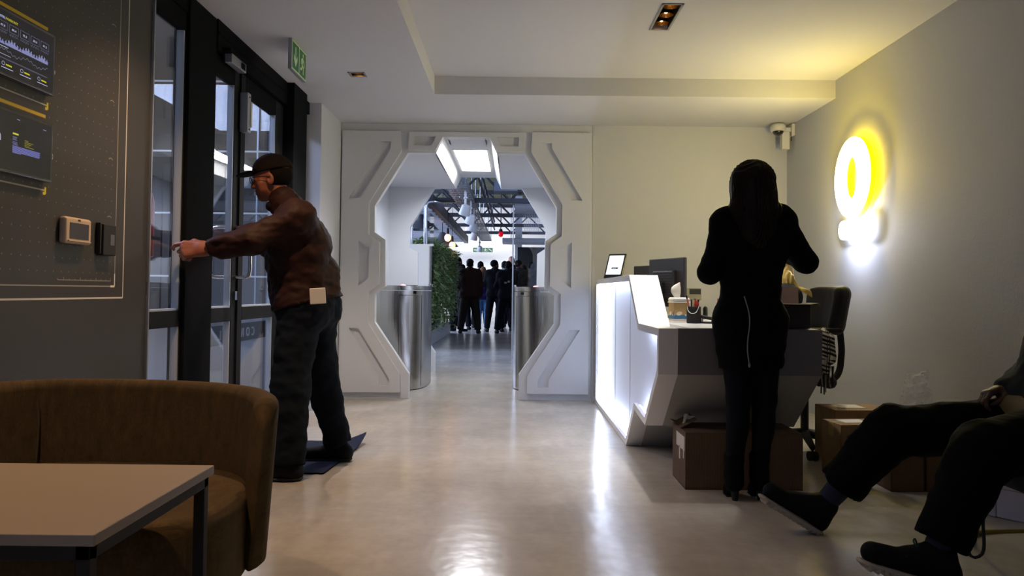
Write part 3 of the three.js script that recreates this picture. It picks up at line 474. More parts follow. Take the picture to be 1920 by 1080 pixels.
// ---------- reception desk ----------
const DX = 0.745, DX1 = 1.587;
{
  const t = thing('reception_desk', 'white angular reception desk with a backlit front and zigzag end', 'desk', [0, 0, 0]);
  // inset copy of the outline for the frame of the lit front
  const inset = (pts, d) => pts.map((p, i) => { const a = pts[(i + pts.length - 1) % pts.length], b = pts[(i + 1) % pts.length], u = [p[0] - a[0], p[1] - a[1]], v = [b[0] - p[0], b[1] - p[1]], lu = Math.hypot(...u), lv = Math.hypot(...v), n1 = [-u[1] / lu, u[0] / lu], n2 = [-v[1] / lv, v[0] / lv], k = 1 + n1[0] * n2[0] + n1[1] * n2[1]; return [p[0] + (n1[0] + n2[0]) / k * d, p[1] + (n1[1] + n2[1]) / k * d]; });
  const zig = [[-7.27, 0], [-5.275, 0], [-4.93, 0.285], [-4.53, 0.255], [-4.12, 0.583], [-4.113, 0.82], [-4.782, 0.82], [-5.18, 1.117], [-7.27, 1.117]];
  const inner = inset(zig, 0.038);
  mesh('front_frame', [extX(zig, DX, DX + 0.022, [inner], 0.002), extX(zig, DX + 0.02, DX + 0.1, [inset(zig, 0.012)])], M.desk, t);
  mesh('front_panel', extX(inset(zig, 0.006), DX + 0.088, DX + 0.1), mat(0xc9ccd8, 0.35), t);
  for (const z of [-6.55, -5.72]) mesh('panel_joint', bx(DX + 0.0865, DX + 0.0885, 0.05, 1.06, z, z + 0.006), M.deskGrey, t);
  const led = inset(zig, 0.022); mesh('led_strip', led.map((p, i) => { const q = led[(i + 1) % led.length]; return rod([DX + 0.036, p[1], p[0]], [DX + 0.036, q[1], q[0]], 0.007, 0.007, 6); }), glow(0xd4e2ff, 17), t);
  // counter along the front, its sloping end, worktop and pedestal
  mesh('counter', extX([[-7.27, 0.79], [-4.745, 0.79], [-5.18, 1.117], [-7.27, 1.117]], DX + 0.0995, 0.93), M.desk, t);
  mesh('worktop', extX([[-7.25, 0.785], [-4.115, 0.785], [-4.113, 0.82], [-7.25, 0.82]], 0.93, DX1, [], 0.002), M.desk, t);
  mesh('end_panel', extX([[-4.2, 0.6], [-4.12, 0.583], [-4.113, 0.82], [-4.2, 0.82]], DX + 0.1, DX1 - 0.001, [], 0.001), M.deskGrey, t);
  mesh('sloping_panel', extX([[-4.53, 0.255], [-4.12, 0.5825], [-4.18, 0.63], [-4.62, 0.285]], DX + 0.1, DX1 - 0.002, [], 0.001), mat(0x9a9690, 0.45), t);
  mesh('plinth', extX([[-5.6, 0], [-5.275, 0], [-4.93, 0.285], [-4.53, 0.255], [-4.6, 0.33], [-5.6, 0.33]], DX + 0.1, DX1 - 0.2), mat(0xa5a29d, 0.45), t);
}
for (const [y, ty, z, w] of [[1.075, 0, -6.2, 2.0], [0.042, 1, -6.3, 1.9]]) areaLight('desk_led_light', 0xd4e2ff, 3.5, w, 0.012, [DX + 0.05, y, z], [DX + 0.055, ty, z]);
areaLight('desk_led_side_light', 0xd4e2ff, 3.5, 0.012, 0.9, [DX + 0.05, 0.55, -7.21], [DX + 0.055, 0.55, -5]);

// ---------- things on the desk ----------
{
  const t = thing('tablet', 'tablet in a black stand with a white welcome screen on the counter end', 'tablet', [0.825, 1.117, -6.72], -0.62);
  const tilt = (g) => g.rotateX(-0.42).translate(0, 0.0, 0);
  mesh('frame', tilt(bx(-0.085, 0.085, 0.005, 0.235, -0.012, 0.004, 0.006)), M.gloss, t);
  const tex = canvasTex(300, 400, (c, W, h) => { c.fillStyle = '#e9f6fa'; c.fillRect(0, 0, W, h); c.strokeStyle = '#a9b0b8'; c.lineWidth = 4; c.strokeRect(132, 110, 36, 36); c.fillStyle = '#8d949c'; c.fillRect(132, 154, 36, 5); c.fillStyle = '#1d2338'; c.fillRect(92, 250, 130, 34); c.fillStyle = '#d8dee8'; c.fillRect(108, 264, 70, 6); c.fillStyle = '#a9b0b8'; c.fillRect(90, 376, 110, 4); });
  mesh('screen', tilt(new THREE.PlaneGeometry(0.14, 0.178).translate(0, 0.127, 0.0046)), new THREE.MeshStandardMaterial({ color: 0x101010, roughness: 0.3, emissive: 0xffffff, emissiveMap: tex, emissiveIntensity: 0.95 }), t);
  mesh('stand', [bx(-0.07, 0.07, 0, 0.012, -0.13, 0.01, 0.004), rod([0, 0.01, -0.12], [0, 0.11, -0.075], 0.012)], M.black, t);
}
function monitor(label, x, z, turn, w, h, y0) {
  const t = thing('monitor', label, 'monitor', [x, 0.82, z], turn);
  mesh('back_shell', [bx(-w / 2, w / 2, y0, y0 + h, -0.02, 0.008, 0.008), bx(-w * 0.3, w * 0.3, y0 + h * 0.2, y0 + h * 0.75, 0.0, 0.04, 0.015)], mat(0x37333a, 0.5), t); mesh('screen', bx(-w / 2 + 0.012, w / 2 - 0.012, y0 + 0.02, y0 + h - 0.012, -0.0215, -0.019), M.gloss, t);
  mesh('vent', Array.from({ length: 9 }, (_, i) => bx(-w * 0.26, w * 0.26, y0 + h * (0.24 + i * 0.055), y0 + h * (0.25 + i * 0.055), 0.038, 0.0425)), M.black, t);
  mesh('stand', [bx(-0.03, 0.03, 0.01, y0 + h * 0.5, 0.03, 0.055, 0.006), bx(-0.12, 0.12, 0, 0.012, -0.06, 0.1, 0.004)], M.black, t);
}
monitor('large dark monitor seen from behind at the near end of the desk', 1.135, -5.95, -1.22, 0.50, 0.36, 0.08);
monitor('small dark monitor peeking over the counter, farther along the desk', 1.11, -6.90, -1.22, 0.30, 0.30, 0.115);
{
  const t = thing('tissue_box', 'tissue dispenser box with a blue printed band and one tissue pulled up', 'tissue box', [1.035, 0.82, -5.02], 0.15);
  const tex = canvasTex(256, 256, (c) => { c.fillStyle = '#b99a68'; c.fillRect(0, 0, 256, 256); c.fillStyle = '#2a6d9c'; c.beginPath(); c.moveTo(0, 190); c.bezierCurveTo(60, 120, 150, 230, 256, 110); c.lineTo(256, 220); c.lineTo(0, 225); c.fill(); c.fillStyle = '#e6d9bd'; c.beginPath(); c.ellipse(90, 150, 50, 26, -0.2, 0, 7); c.fill(); c.beginPath(); c.ellipse(196, 170, 16, 14, 0, 0, 7); c.fill(); c.fillStyle = '#d7c9c4'; c.fillRect(0, 226, 256, 30); });
  mesh('carton', bx(-0.05, 0.05, 0.006, 0.125, -0.05, 0.05, 0.004), mat(0xffffff, 0.6, { map: tex }), t); mesh('lid', [bx(-0.054, 0.054, 0.125, 0.155, -0.054, 0.054, 0.013), bx(-0.055, 0.055, 0.122, 0.128, -0.055, 0.055, 0.002)], M.whitePlastic, t); mesh('base_tray', bx(-0.06, 0.06, 0, 0.008, -0.06, 0.06, 0.003), M.whitePlastic, t);
  const g = sdf([cap([-0.008, 0.15, 0], [-0.022, 0.2, 0.004], 0.016, 0.02, { n: [0, 0, 1], s: 0.35 }), cap([-0.022, 0.2, 0.004], [0.002, 0.245, 0], 0.02, 0.006, { n: [0, 0, 1], s: 0.3 })], 0.003, 0.02); mesh('tissue', g, mat(0xf0eadc, 0.9), t);
}
{
  const t = thing('pen_cup', 'black mesh pen cup with a looped cord hanging over its rim', 'pen cup', [1.093, 0.82, -4.86]);
  mesh('cup', new THREE.LatheGeometry([[0.001, 0], [0.040, 0], [0.043, 0.004], [0.043, 0.1], [0.040, 0.1], [0.040, 0.006], [0.001, 0.006]].map((p) => new THREE.Vector2(...p)), 32), M.black, t); mesh('rim', new THREE.TorusGeometry(0.0415, 0.002, 8, 40).rotateX(Math.PI / 2).translate(0, 0.1, 0), M.dark, t);
  mesh('cord', tube([[-0.043, 0.102, 0.012], [-0.04, 0.075, 0.032], [-0.022, 0.06, 0.046], [0.0, 0.066, 0.048], [0.014, 0.085, 0.045], [0.02, 0.103, 0.04]], 0.0018, 30, 6), M.whitePlastic, t);
  [[-0.02, 0.01, -0.35, 0xc9705a, 0.165, 'coral pen with a black tip leaning left out of the cup'], [-0.012, -0.02, -0.06, 0x2c3a4a, 0.135, 'dark blue pen standing in the cup'], [0.0, 0.01, 0.02, 0xd2833c, 0.13, 'orange pen in the middle of the cup'], [0.01, -0.012, 0.04, 0xb02a2a, 0.142, 'tall red marker in the cup'], [0.018, 0.012, 0.08, 0xd04a4a, 0.128, 'short pink marker near the front of the cup'], [0.026, -0.005, 0.16, 0x24262a, 0.135, 'black pen leaning right in the cup'], [0.030, 0.012, 0.1, 0xc23a48, 0.122, 'crimson pen at the right edge of the cup']].forEach(([x, z, lean, c, l, lab]) => {
    const p = thing('pen', lab, 'pen', [1.093 + x * 0.6, 0.828, -4.86 + z * 0.6]); p.rotation.z = -lean * 0.6;
    mesh('barrel', rod([0, 0, 0], [0, l - 0.018, 0], 0.0052, 0.0056), mat(c, 0.4), p); mesh('cap', rod([0, l - 0.02, 0], [0, l, 0], 0.0062, 0.005), mat(lean < -0.3 ? 0x16161a : c, 0.4), p);
  });
}
{
  const t = thing('stapler', 'black stapler lying open beside the pen cup', 'stapler', [1.19, 0.82, -4.83], -0.5);
  mesh('base', bx(-0.075, 0.075, 0, 0.012, -0.018, 0.018, 0.004), M.black, t); mesh('arm', bx(-0.075, 0.06, 0.022, 0.042, -0.015, 0.015, 0.006).rotateZ(-0.14).translate(0, 0.0, 0), M.black, t); mesh('hinge', bx(-0.076, -0.05, 0.008, 0.045, -0.014, 0.014, 0.003), M.alu, t);
  tag(mesh('paper_sheet', bx(1.13, 1.36, 0.8202, 0.8212, -4.62, -4.32, 0), M.paper), 'white paper sheet lying flat on the worktop in front of the stapler', 'paper');
  const b = thing('webcam', 'small black rounded gadget standing at the back of the worktop', 'gadget', [1.46, 0.82, -6.1]);
  mesh('body', new THREE.LatheGeometry([[0.001, 0.085], [0.012, 0.08], [0.018, 0.068], [0.018, 0.012], [0.02, 0], [0.001, 0]].map((p) => new THREE.Vector2(...p)), 20), M.black, b); mesh('foot', new THREE.CylinderGeometry(0.024, 0.024, 0.005, 20).translate(0, 0.0025, 0), M.dark, b);
  const r = thing('letter_tray', 'small red two-level tray partly hidden by the standing woman', 'tray', [1.33, 0.82, -5.0]);
  for (const y of [0.0, 0.075, 0.13]) mesh('shelf', [bx(-0.04, 0.12, y, y + 0.006, -0.08, 0.08, 0.002), bx(-0.04, 0.12, y, y + 0.02, -0.08, -0.075)], mat(0xb8504c, 0.4), r); for (const [x, z] of [[-0.036, 0.076], [0.116, 0.076], [-0.036, -0.076], [0.116, -0.076]]) mesh('post', rod([x, 0, z], [x, 0.13, z], 0.003), M.alu, r);
}

// ---------- cardboard boxes ----------
function carton(name, label, p, turn, w, h, d, o = {}) {   // panels and flaps of a packing box, at its base centre
  const t = thing(name, label, 'box', p, turn, o.group), m = o.m ?? M.cardboard, e = 0.005;
  mesh('body', [bx(-w / 2, w / 2, 0, h, d / 2 - e, d / 2, 0.002), bx(-w / 2, w / 2, 0, h, -d / 2, -d / 2 + e, 0.002), bx(-w / 2, -w / 2 + e, 0, h, -d / 2, d / 2, 0.002), bx(w / 2 - e, w / 2, 0, h, -d / 2, d / 2, 0.002), bx(-w / 2, w / 2, 0, e, -d / 2, d / 2)].map(uvm), m, t);
  if (o.open) {
    mesh('flap', uvm(bx(-w / 2, w / 2, 0, 0.095, -e, 0).rotateX(-0.12).translate(0, h, -d / 2)), o.flap ?? m, t); mesh('flap', uvm(bx(-w / 2, w / 2 + 0.0, 0, e, 0, 0.07).rotateX(0.02).translate(0, h, d / 2)), m, t); mesh('flap', uvm(bx(0, 0.05, 0, e, -d / 2, d / 2).rotateZ(0.1).translate(w / 2, h, 0)), m, t);
  } else { mesh('flap', uvm(bx(-w / 2, w / 2, h, h + e, 0.002, d / 2, 0.002)), m, t); mesh('flap', uvm(bx(-w / 2, w / 2, h, h + e, -d / 2, -0.002, 0.002)), m, t); }
  if (o.tape) { mesh('tape', [bx(-w / 2 - 0.001, w / 2 + 0.001, h + e, h + e + 0.001, -0.028, 0.028), bx(-w / 2 - 0.0012, -w / 2, h - 0.07, h + e, -0.028, 0.028)], M.tape, t); }
  if (o.label) mesh('paper_label', bx(-w * 0.3, w * 0.15, h + e + 0.0012, h + e + 0.002, -d * 0.32, d * 0.2), M.paper, t);
  if (o.print) mesh('printed_panel', new THREE.PlaneGeometry(0.12, 0.13).translate(-w * 0.2, h * 0.6, d / 2 + 0.0012), mat(0xffffff, 0.85, { map: o.print }), t);
  return t;
}
{
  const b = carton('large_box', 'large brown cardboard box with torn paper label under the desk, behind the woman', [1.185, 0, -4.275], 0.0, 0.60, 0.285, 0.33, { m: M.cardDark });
  mesh('torn_label', [bx(-0.3012, -0.3, 0.19, 0.262, -0.06, 0.14), bx(-0.3012, -0.3, 0.13, 0.2, 0.01, 0.035), bx(-0.3012, -0.3, 0.15, 0.2, 0.11, 0.125)], M.paper, b);
  mesh('raised_flap', [uvm(bx(-0.0, 0.1, 0, 0.004, -0.14, 0.06).rotateZ(0.5).translate(-0.3, 0.288, -0.02)), uvm(bx(-0.03, 0.0, 0, 0.004, -0.1, 0.02).rotateZ(-0.3).translate(-0.29, 0.3, -0.05))], M.cardDark, b);
  mesh('torn_edge', sdf([cap([-0.27, 0.31, -0.02], [-0.25, 0.345, -0.05], 0.008, 0.012), cap([-0.25, 0.33, -0.05], [-0.215, 0.335, -0.04], 0.008, 0.01)], 0.004, 0.01, { disp: folds(0.004, 90, 90, 90) }), M.paper, b);
}
const arrows = canvasTex(128, 128, (c) => { c.fillStyle = '#8a6844'; c.fillRect(0, 0, 128, 128); c.fillStyle = c.strokeStyle = '#4d2f22'; c.lineWidth = 4; c.strokeRect(6, 6, 52, 116); arrow(c, 32, 62, 0.9, Math.PI); c.fillStyle = '#6b3a2c'; c.fillRect(70, 30, 34, 12); c.fillRect(70, 54, 40, 12); c.fillRect(70, 78, 26, 12); });
carton('packing_box', 'taped cardboard box with shiny tape on top, nearest the desk chair', [1.93, 0, -4.5], 0.12, 0.31, 0.288, 0.21, { tape: true, label: true, print: arrows });
carton('packing_box', 'cardboard box with a big pale label on top, behind the taped box', [2.09, 0, -4.93], 0.05, 0.36, 0.31, 0.28, { label: true });
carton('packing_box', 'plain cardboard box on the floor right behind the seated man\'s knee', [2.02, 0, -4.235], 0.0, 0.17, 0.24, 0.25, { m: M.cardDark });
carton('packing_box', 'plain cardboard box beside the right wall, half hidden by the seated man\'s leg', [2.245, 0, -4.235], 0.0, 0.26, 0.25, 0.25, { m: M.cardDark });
carton('packing_box', 'cardboard box with folded top flaps below the crumpled plastic bag', [2.30, 0, -4.60], 0.0, 0.34, 0.305, 0.30, { label: true });
carton('open_box', 'dark open carton with a tan flap standing up on the desk end', [1.462, 0.822, -4.29], 0, 0.19, 0.125, 0.17, { open: true, m: mat(0x3a322c, 0.8), flap: mat(0xd9b79b, 0.8) });
{
  const g = sdf([cap([-0.03, 0.03, 0], [0.0, 0.17, 0], 0.06, 0.05), cap([0.0, 0.16, 0], [0.05, 0.24, 0.01], 0.045, 0.012), cap([-0.05, 0.1, 0.02], [-0.05, 0.22, 0], 0.035, 0.012), cap([0.04, 0.03, 0.02], [0.06, 0.13, 0], 0.04, 0.02)], 0.005, 0.02, { disp: (x, y, z) => 0.055 * Math.abs(nz(x * 22, y * 18, z * 22)) - 0.014 + 0.02 * Math.abs(nz(x * 60, y * 60, z * 60)) });
  const o = mesh('plastic_bag', g, phys(0xf4f4f4, 0.12, { transparent: true, opacity: 0.36, side: THREE.DoubleSide })); o.position.set(2.29, 0.325, -4.56); tag(o, 'crumpled clear plastic bag lying on the boxes by the wall', 'plastic bag');
}
{
  const t = thing('paper_box', 'shrink-wrapped white boxes stacked low beside the seated man\'s chair', 'box', [2.31, 0, -3.74], -0.95);
  for (const x of [-0.11, 0.11]) mesh('carton', bx(x - 0.108, x + 0.108, 0.001, 0.20, -0.14, 0.14, 0.005), mat(0xc9c6d4, 0.5), t);
  mesh('strap', [bx(-0.2195, 0.2195, 0.13, 0.135, -0.1412, 0.1412)], M.alu, t);
}

// ---------- office chair with scarf ----------
{
  const t = thing('office_chair', 'black office chair with curved backrest behind the reception desk', 'chair', [1.86, 0, -5.12]);
  const bk = []; for (let i = 0; i <= 10; i++) { const a = (i / 10 - 0.5) * 2.2; bk.push(a); }
  mesh('backrest', sdf(bk.slice(0, -1).flatMap((a, i) => [0.79, 0.83, 0.87, 0.91, 0.95, 0.99, 1.02].map((y, q) => { const w = 0.225 + 0.006 * q - (q === 6 ? 0.025 : 0), x = 0.02 + q * 0.006; return cap([x + 0.17 * Math.cos(a), y, w * Math.sin(a)], [x + 0.17 * Math.cos(bk[i + 1]), y, w * Math.sin(bk[i + 1])], 0.026); })), 0.010, 0.04), M.black, t);
  mesh('seat', sdf([cap([-0.16, 0.46, -0.16], [-0.16, 0.46, 0.16], 0.04), cap([0.1, 0.46, -0.16], [0.1, 0.46, 0.16], 0.04), cap([-0.03, 0.465, -0.16], [-0.03, 0.465, 0.16], 0.042)], 0.012, 0.1), M.black, t);
  mesh('armrest', [bx(-0.14, 0.12, 0.775, 0.80, 0.255, 0.305, 0.01), tube([[0.02, 0.78, 0.28], [0.03, 0.64, 0.285], [0.03, 0.52, 0.27], [0.02, 0.45, 0.18]], 0.017)], M.black, t); mesh('armrest', [bx(-0.14, 0.12, 0.74, 0.765, -0.305, -0.255, 0.01), tube([[0.02, 0.75, -0.28], [0.03, 0.64, -0.285], [0.03, 0.52, -0.27], [0.02, 0.45, -0.18]], 0.017)], M.black, t);
  mesh('back_support', tube([[0.05, 0.44, 0], [0.2, 0.48, 0], [0.235, 0.62, 0], [0.225, 0.78, 0]], 0.022), M.black, t); mesh('gas_lift', [rod([0, 0.12, 0], [0, 0.44, 0], 0.025)], M.dark, t);
  for (let i = 0; i < 5; i++) { const a = i * 1.2566 + 0.5, c = Math.cos(a), s = Math.sin(a), leg = mesh('base_leg', sdf([cap([0.03 * c, 0.12, 0.03 * s], [0.28 * c, 0.08, 0.28 * s], 0.028, 0.018)], 0.008, 0.01), M.black, t); mesh('caster', [new THREE.CylinderGeometry(0.029, 0.029, 0.018, 18).rotateX(Math.PI / 2).rotateY(a).translate(0.28 * c - 0.014 * s, 0.03, 0.28 * s + 0.014 * c), new THREE.CylinderGeometry(0.029, 0.029, 0.018, 18).rotateX(Math.PI / 2).rotateY(a).translate(0.28 * c + 0.014 * s, 0.03, 0.28 * s - 0.014 * c), rod([0.28 * c, 0.03, 0.28 * s], [0.28 * c, 0.075, 0.28 * s], 0.008)], M.black, leg); }
  const sc = thing('scarf', 'black and white patterned scarf with tassels hanging from the chair armrest', 'scarf', [1.85, 0.62, -4.745]);
  const tex = canvasTex(256, 256, (c) => { c.fillStyle = '#b5ad9c'; c.fillRect(0, 0, 256, 256); c.fillStyle = '#14130f'; for (let y = 0; y < 9; y++) { c.save(); c.translate(128, y * 30 + 10); c.rotate(0.35); c.fillRect(-160, -7, 320, 12 + (y % 3) * 3); c.restore(); } for (let i = 0; i < 5; i++) c.fillRect(i * 60 + 8, 0, 5, 256); }); tex.wrapS = tex.wrapT = THREE.RepeatWrapping;
  const tx = tex.clone(); tx.repeat.set(5, 5); tx.needsUpdate = true; tx.wrapS = tx.wrapT = THREE.RepeatWrapping;
  const body = mesh('cloth', sdf([cap([-0.02, 0.14, 0.005], [0.0, 0.16, -0.02], 0.03, 0.022), cap([-0.01, 0.12, 0], [-0.022, -0.02, 0.008], 0.034, 0.022), cap([0.015, 0.12, 0.008], [0.026, 0.0, 0.014], 0.03, 0.026), cap([0.03, 0.08, 0], [0.045, 0.0, 0.0], 0.022, 0.018), cap([0, 0.02, 0], [0.005, -0.08, 0.0], 0.032, 0.018)], 0.0045, 0.012, { disp: folds(0.009, 26, 13, 26) }), mat(0xffffff, 0.9, { map: tx }), sc);
  for (let i = 0; i < 9; i++) { const x = -0.03 + i * 0.009, l = 0.1 + 0.07 * rnd(); mesh('tassel', tube([[x, -0.04, 0.005], [x + 0.004 * rnd(-1, 1), -0.04 - l * 0.5, 0.01 * rnd(-1, 1)], [x + 0.012 * rnd(-1, 1), -0.04 - l, 0.006 * rnd(-1, 1)]], 0.0042, 14, 6), i % 3 ? M.black : mat(0x8f897a, 0.9), body); }
  mesh('loose_end', sdf([cap([-0.03, -0.03, 0], [-0.085, -0.085, 0.01], 0.016, 0.004)], 0.004, 0.01), mat(0x4a463c, 0.9), sc);
}

// ---------- sofa, side table, door mat ----------
{
  const sofaM = mat(0x584422, 0.95, { map: rep(T.fabricTone, 1.5, 1.5), bumpMap: rep(T.fabric, 9, 9), bumpScale: 0.0012 });
  const t = thing('sofa', 'brown fabric sofa with a curved wraparound back, behind the side table', 'sofa', [0, 0, 0]);
  // plan of the shell's middle line, swept with a leaning section that is wider at the top
  const plan = new THREE.CatmullRomCurve3([[-1.70, 0, -2.05], [-1.665, 0, -2.42], [-1.50, 0, -2.60], [-1.20, 0, -2.615], [-0.95, 0, -2.555], [-0.79, 0, -2.44], [-0.70, 0, -2.29], [-0.672, 0, -2.17]].map((p) => V(...p)), false, 'centripetal');
  const N = 72, sec = []; const yb = 0.245, yt = 0.702, th = 0.034;
  for (let i = 0; i <= 8; i++) { const a = Math.PI * i / 8; sec.push([th * Math.cos(a), yt - th + th * Math.sin(a), 1]); }
  sec.push([-th, (yb + yt) / 2, 0.5], [-th, yb + 0.01, 0], [-th * 0.6, yb, 0], [th * 0.6, yb, 0], [th, yb + 0.01, 0], [th, (yb + yt) / 2, 0.5]);
  const K = sec.length, pos = [], idx = [], uv = [];
  for (let j = 0; j <= N; j++) {
    const u = j / N, p = plan.getPointAt(u), tg = plan.getTangentAt(u), n = V(-tg.z, 0, tg.x);   // outward to the far side of the seat
    const end = Math.min(1, Math.min(u, 1 - u) / 0.035), rr = Math.sqrt(1 - (1 - end) ** 2);
    sec.forEach(([d, y, k]) => { const o = d * (0.15 + 0.85 * rr) - 0.03 * (1 - (y - yb) / (yt - yb)), yy = yb + (y - yb) * (1 - 0.14 * (1 - rr)); pos.push(p.x - n.x * o, yy, p.z - n.z * o); uv.push(u * 3, y); });
  }
  for (let j = 0; j < N; j++) for (let k = 0; k < K; k++) { const a = j * K + k, b = j * K + (k + 1) % K; idx.push(a, b, a + K, b, b + K, a + K); }
  for (const j of [0, N]) for (let k = 1; k < K - 1; k++) j ? idx.push(j * K, j * K + k, j * K + k + 1) : idx.push(0, k + 1, k);
  const g = new THREE.BufferGeometry(); g.setAttribute('position', new THREE.Float32BufferAttribute(pos, 3)); g.setAttribute('uv', new THREE.Float32BufferAttribute(uv, 2)); g.setIndex(idx); g.computeVertexNormals();
  const shell = mesh('back_shell', g, sofaM, t);
  mesh('seam', tube([[-1.56, 0.70, -2.555], [-1.53, 0.67, -2.555], [-1.505, 0.61, -2.55], [-1.495, 0.53, -2.535], [-1.49, 0.46, -2.52]], 0.0045, 30, 6), mat(0x42351f, 0.9), shell);
  const seat = [[-1.64, -1.95], [-1.60, -2.36], [-1.46, -2.52], [-1.2, -2.545], [-0.98, -2.5], [-0.81, -2.4], [-0.735, -2.27], [-0.712, -2.12], [-0.72, -1.95], [-0.77, -1.87], [-1.2, -1.80], [-1.56, -1.86]];
  const sp = new THREE.CatmullRomCurve3(seat.map(([x, z]) => V(x, 0, z)), true, 'centripetal').getPoints(80).slice(0, -1).map((p) => [p.x, -p.z]);
  mesh('seat_cushion', uvm(toCreasedNormals(new THREE.ExtrudeGeometry(shape(sp), { depth: 0.165, bevelEnabled: true, bevelSize: 0.03, bevelThickness: 0.035, bevelOffset: -0.03, bevelSegments: 5 }).rotateX(-Math.PI / 2).translate(0, 0.255, 0), 0.8)), sofaM, t);
  mesh('base', slab([[-1.5, -1.92], [-1.5, -2.42], [-0.95, -2.42], [-0.85, -1.95]], 0.19, 0.225), M.black, t);
  for (const [x, z] of [[-1.45, -1.97], [-1.45, -2.38], [-0.97, -2.38], [-0.9, -1.98]]) mesh('leg', rod([x, 0, z], [x, 0.2, z], 0.012, 0.016), M.black, t);
}
{
  const t = thing('side_table', 'low table with a cream laminate top on a thin black metal frame', 'table', [-1.24, 0, -1.555]);
  mesh('table_top', bx(-0.57, 0.57, 0.583, 0.603, -0.258, 0.258, 0.0025), mat(0x958879, 0.5), t);
  for (const x of [-0.555, 0.548]) for (const z of [-0.24, 0.24]) mesh('leg', bx(x - 0.012, x + 0.012, 0, 0.583, z - 0.012, z + 0.012, 0.002), M.black, t);
  mesh('frame', [bx(-0.567, 0.56, 0.558, 0.583, -0.252, -0.228, 0.002), bx(-0.567, 0.56, 0.558, 0.583, 0.228, 0.252, 0.002), bx(-0.567, -0.543, 0.558, 0.583, -0.24, 0.24), bx(0.536, 0.56, 0.558, 0.583, -0.24, 0.24)], M.black, t);
}
{
  const m = thing('door_mat', 'dark blue mat with a curled corner under the man\'s back foot', 'mat', [0, 0, 0]);
  const g = new THREE.PlaneGeometry(1, 1, 30, 30).rotateX(-Math.PI / 2), p = g.attributes.position, c = [[-1.62, -5.30], [-0.955, -5.27], [-1.02, -4.36], [-1.62, -4.36]];
  for (let i = 0; i < p.count; i++) { const u = p.getX(i) + 0.5, v = p.getZ(i) + 0.5, k = Math.max(0, u + (1 - v) - 1.62); p.setXYZ(i, (c[0][0] * (1 - u) + c[1][0] * u) * (1 - v) + (c[3][0] * (1 - u) + c[2][0] * u) * v, 0.009 + k * k * 0.45, (c[0][1] * (1 - u) + c[1][1] * u) * (1 - v) + (c[3][1] * (1 - u) + c[2][1] * u) * v); }
  g.computeVertexNormals(); const h = g.clone().translate(0, -0.007, 0); h.index.array.reverse(); h.computeVertexNormals(); mesh('rubber_back', h, M.black, m); mesh('pile', g, mat(0x101c3c, 0.95, { bumpMap: rep(T.fabric, 8, 8), bumpScale: 0.002 }), m);
}

// ---------- people ----------
function evalField(prims, k, x, y, z) { let D = 1; for (const p of prims) { const d = primDist(p, x, y, z), h = Math.max(k - Math.abs(d - D), 0) / k; D = Math.min(d, D) - h * h * k / 4; } return D; }
const under = (L) => fat([...L.torso, ...L.hips, ...L.armL, ...L.armR, ...L.legL, ...L.legR, ...L.feet], -0.011).concat(L.neck);
const flatCap = (a, b, ra, rb) => cap(a, b, ra, rb, { flat: true });
function makeHead(P, F, U, cell, k = 1) { const B = headBasis(F, U); return { B, geo: sdf(headPrims(P.head, B, P.neck, k), cell, 0.02) }; }
const hairCap = (c, B, k, extra = [], r = [0.082, 0.096, 0.105], up = 0.036, back = -0.024) => [ell(at3(c, B, 0, up, back, k), r.map((v) => v * k), [B.S, B.U, B.F]), ...extra];

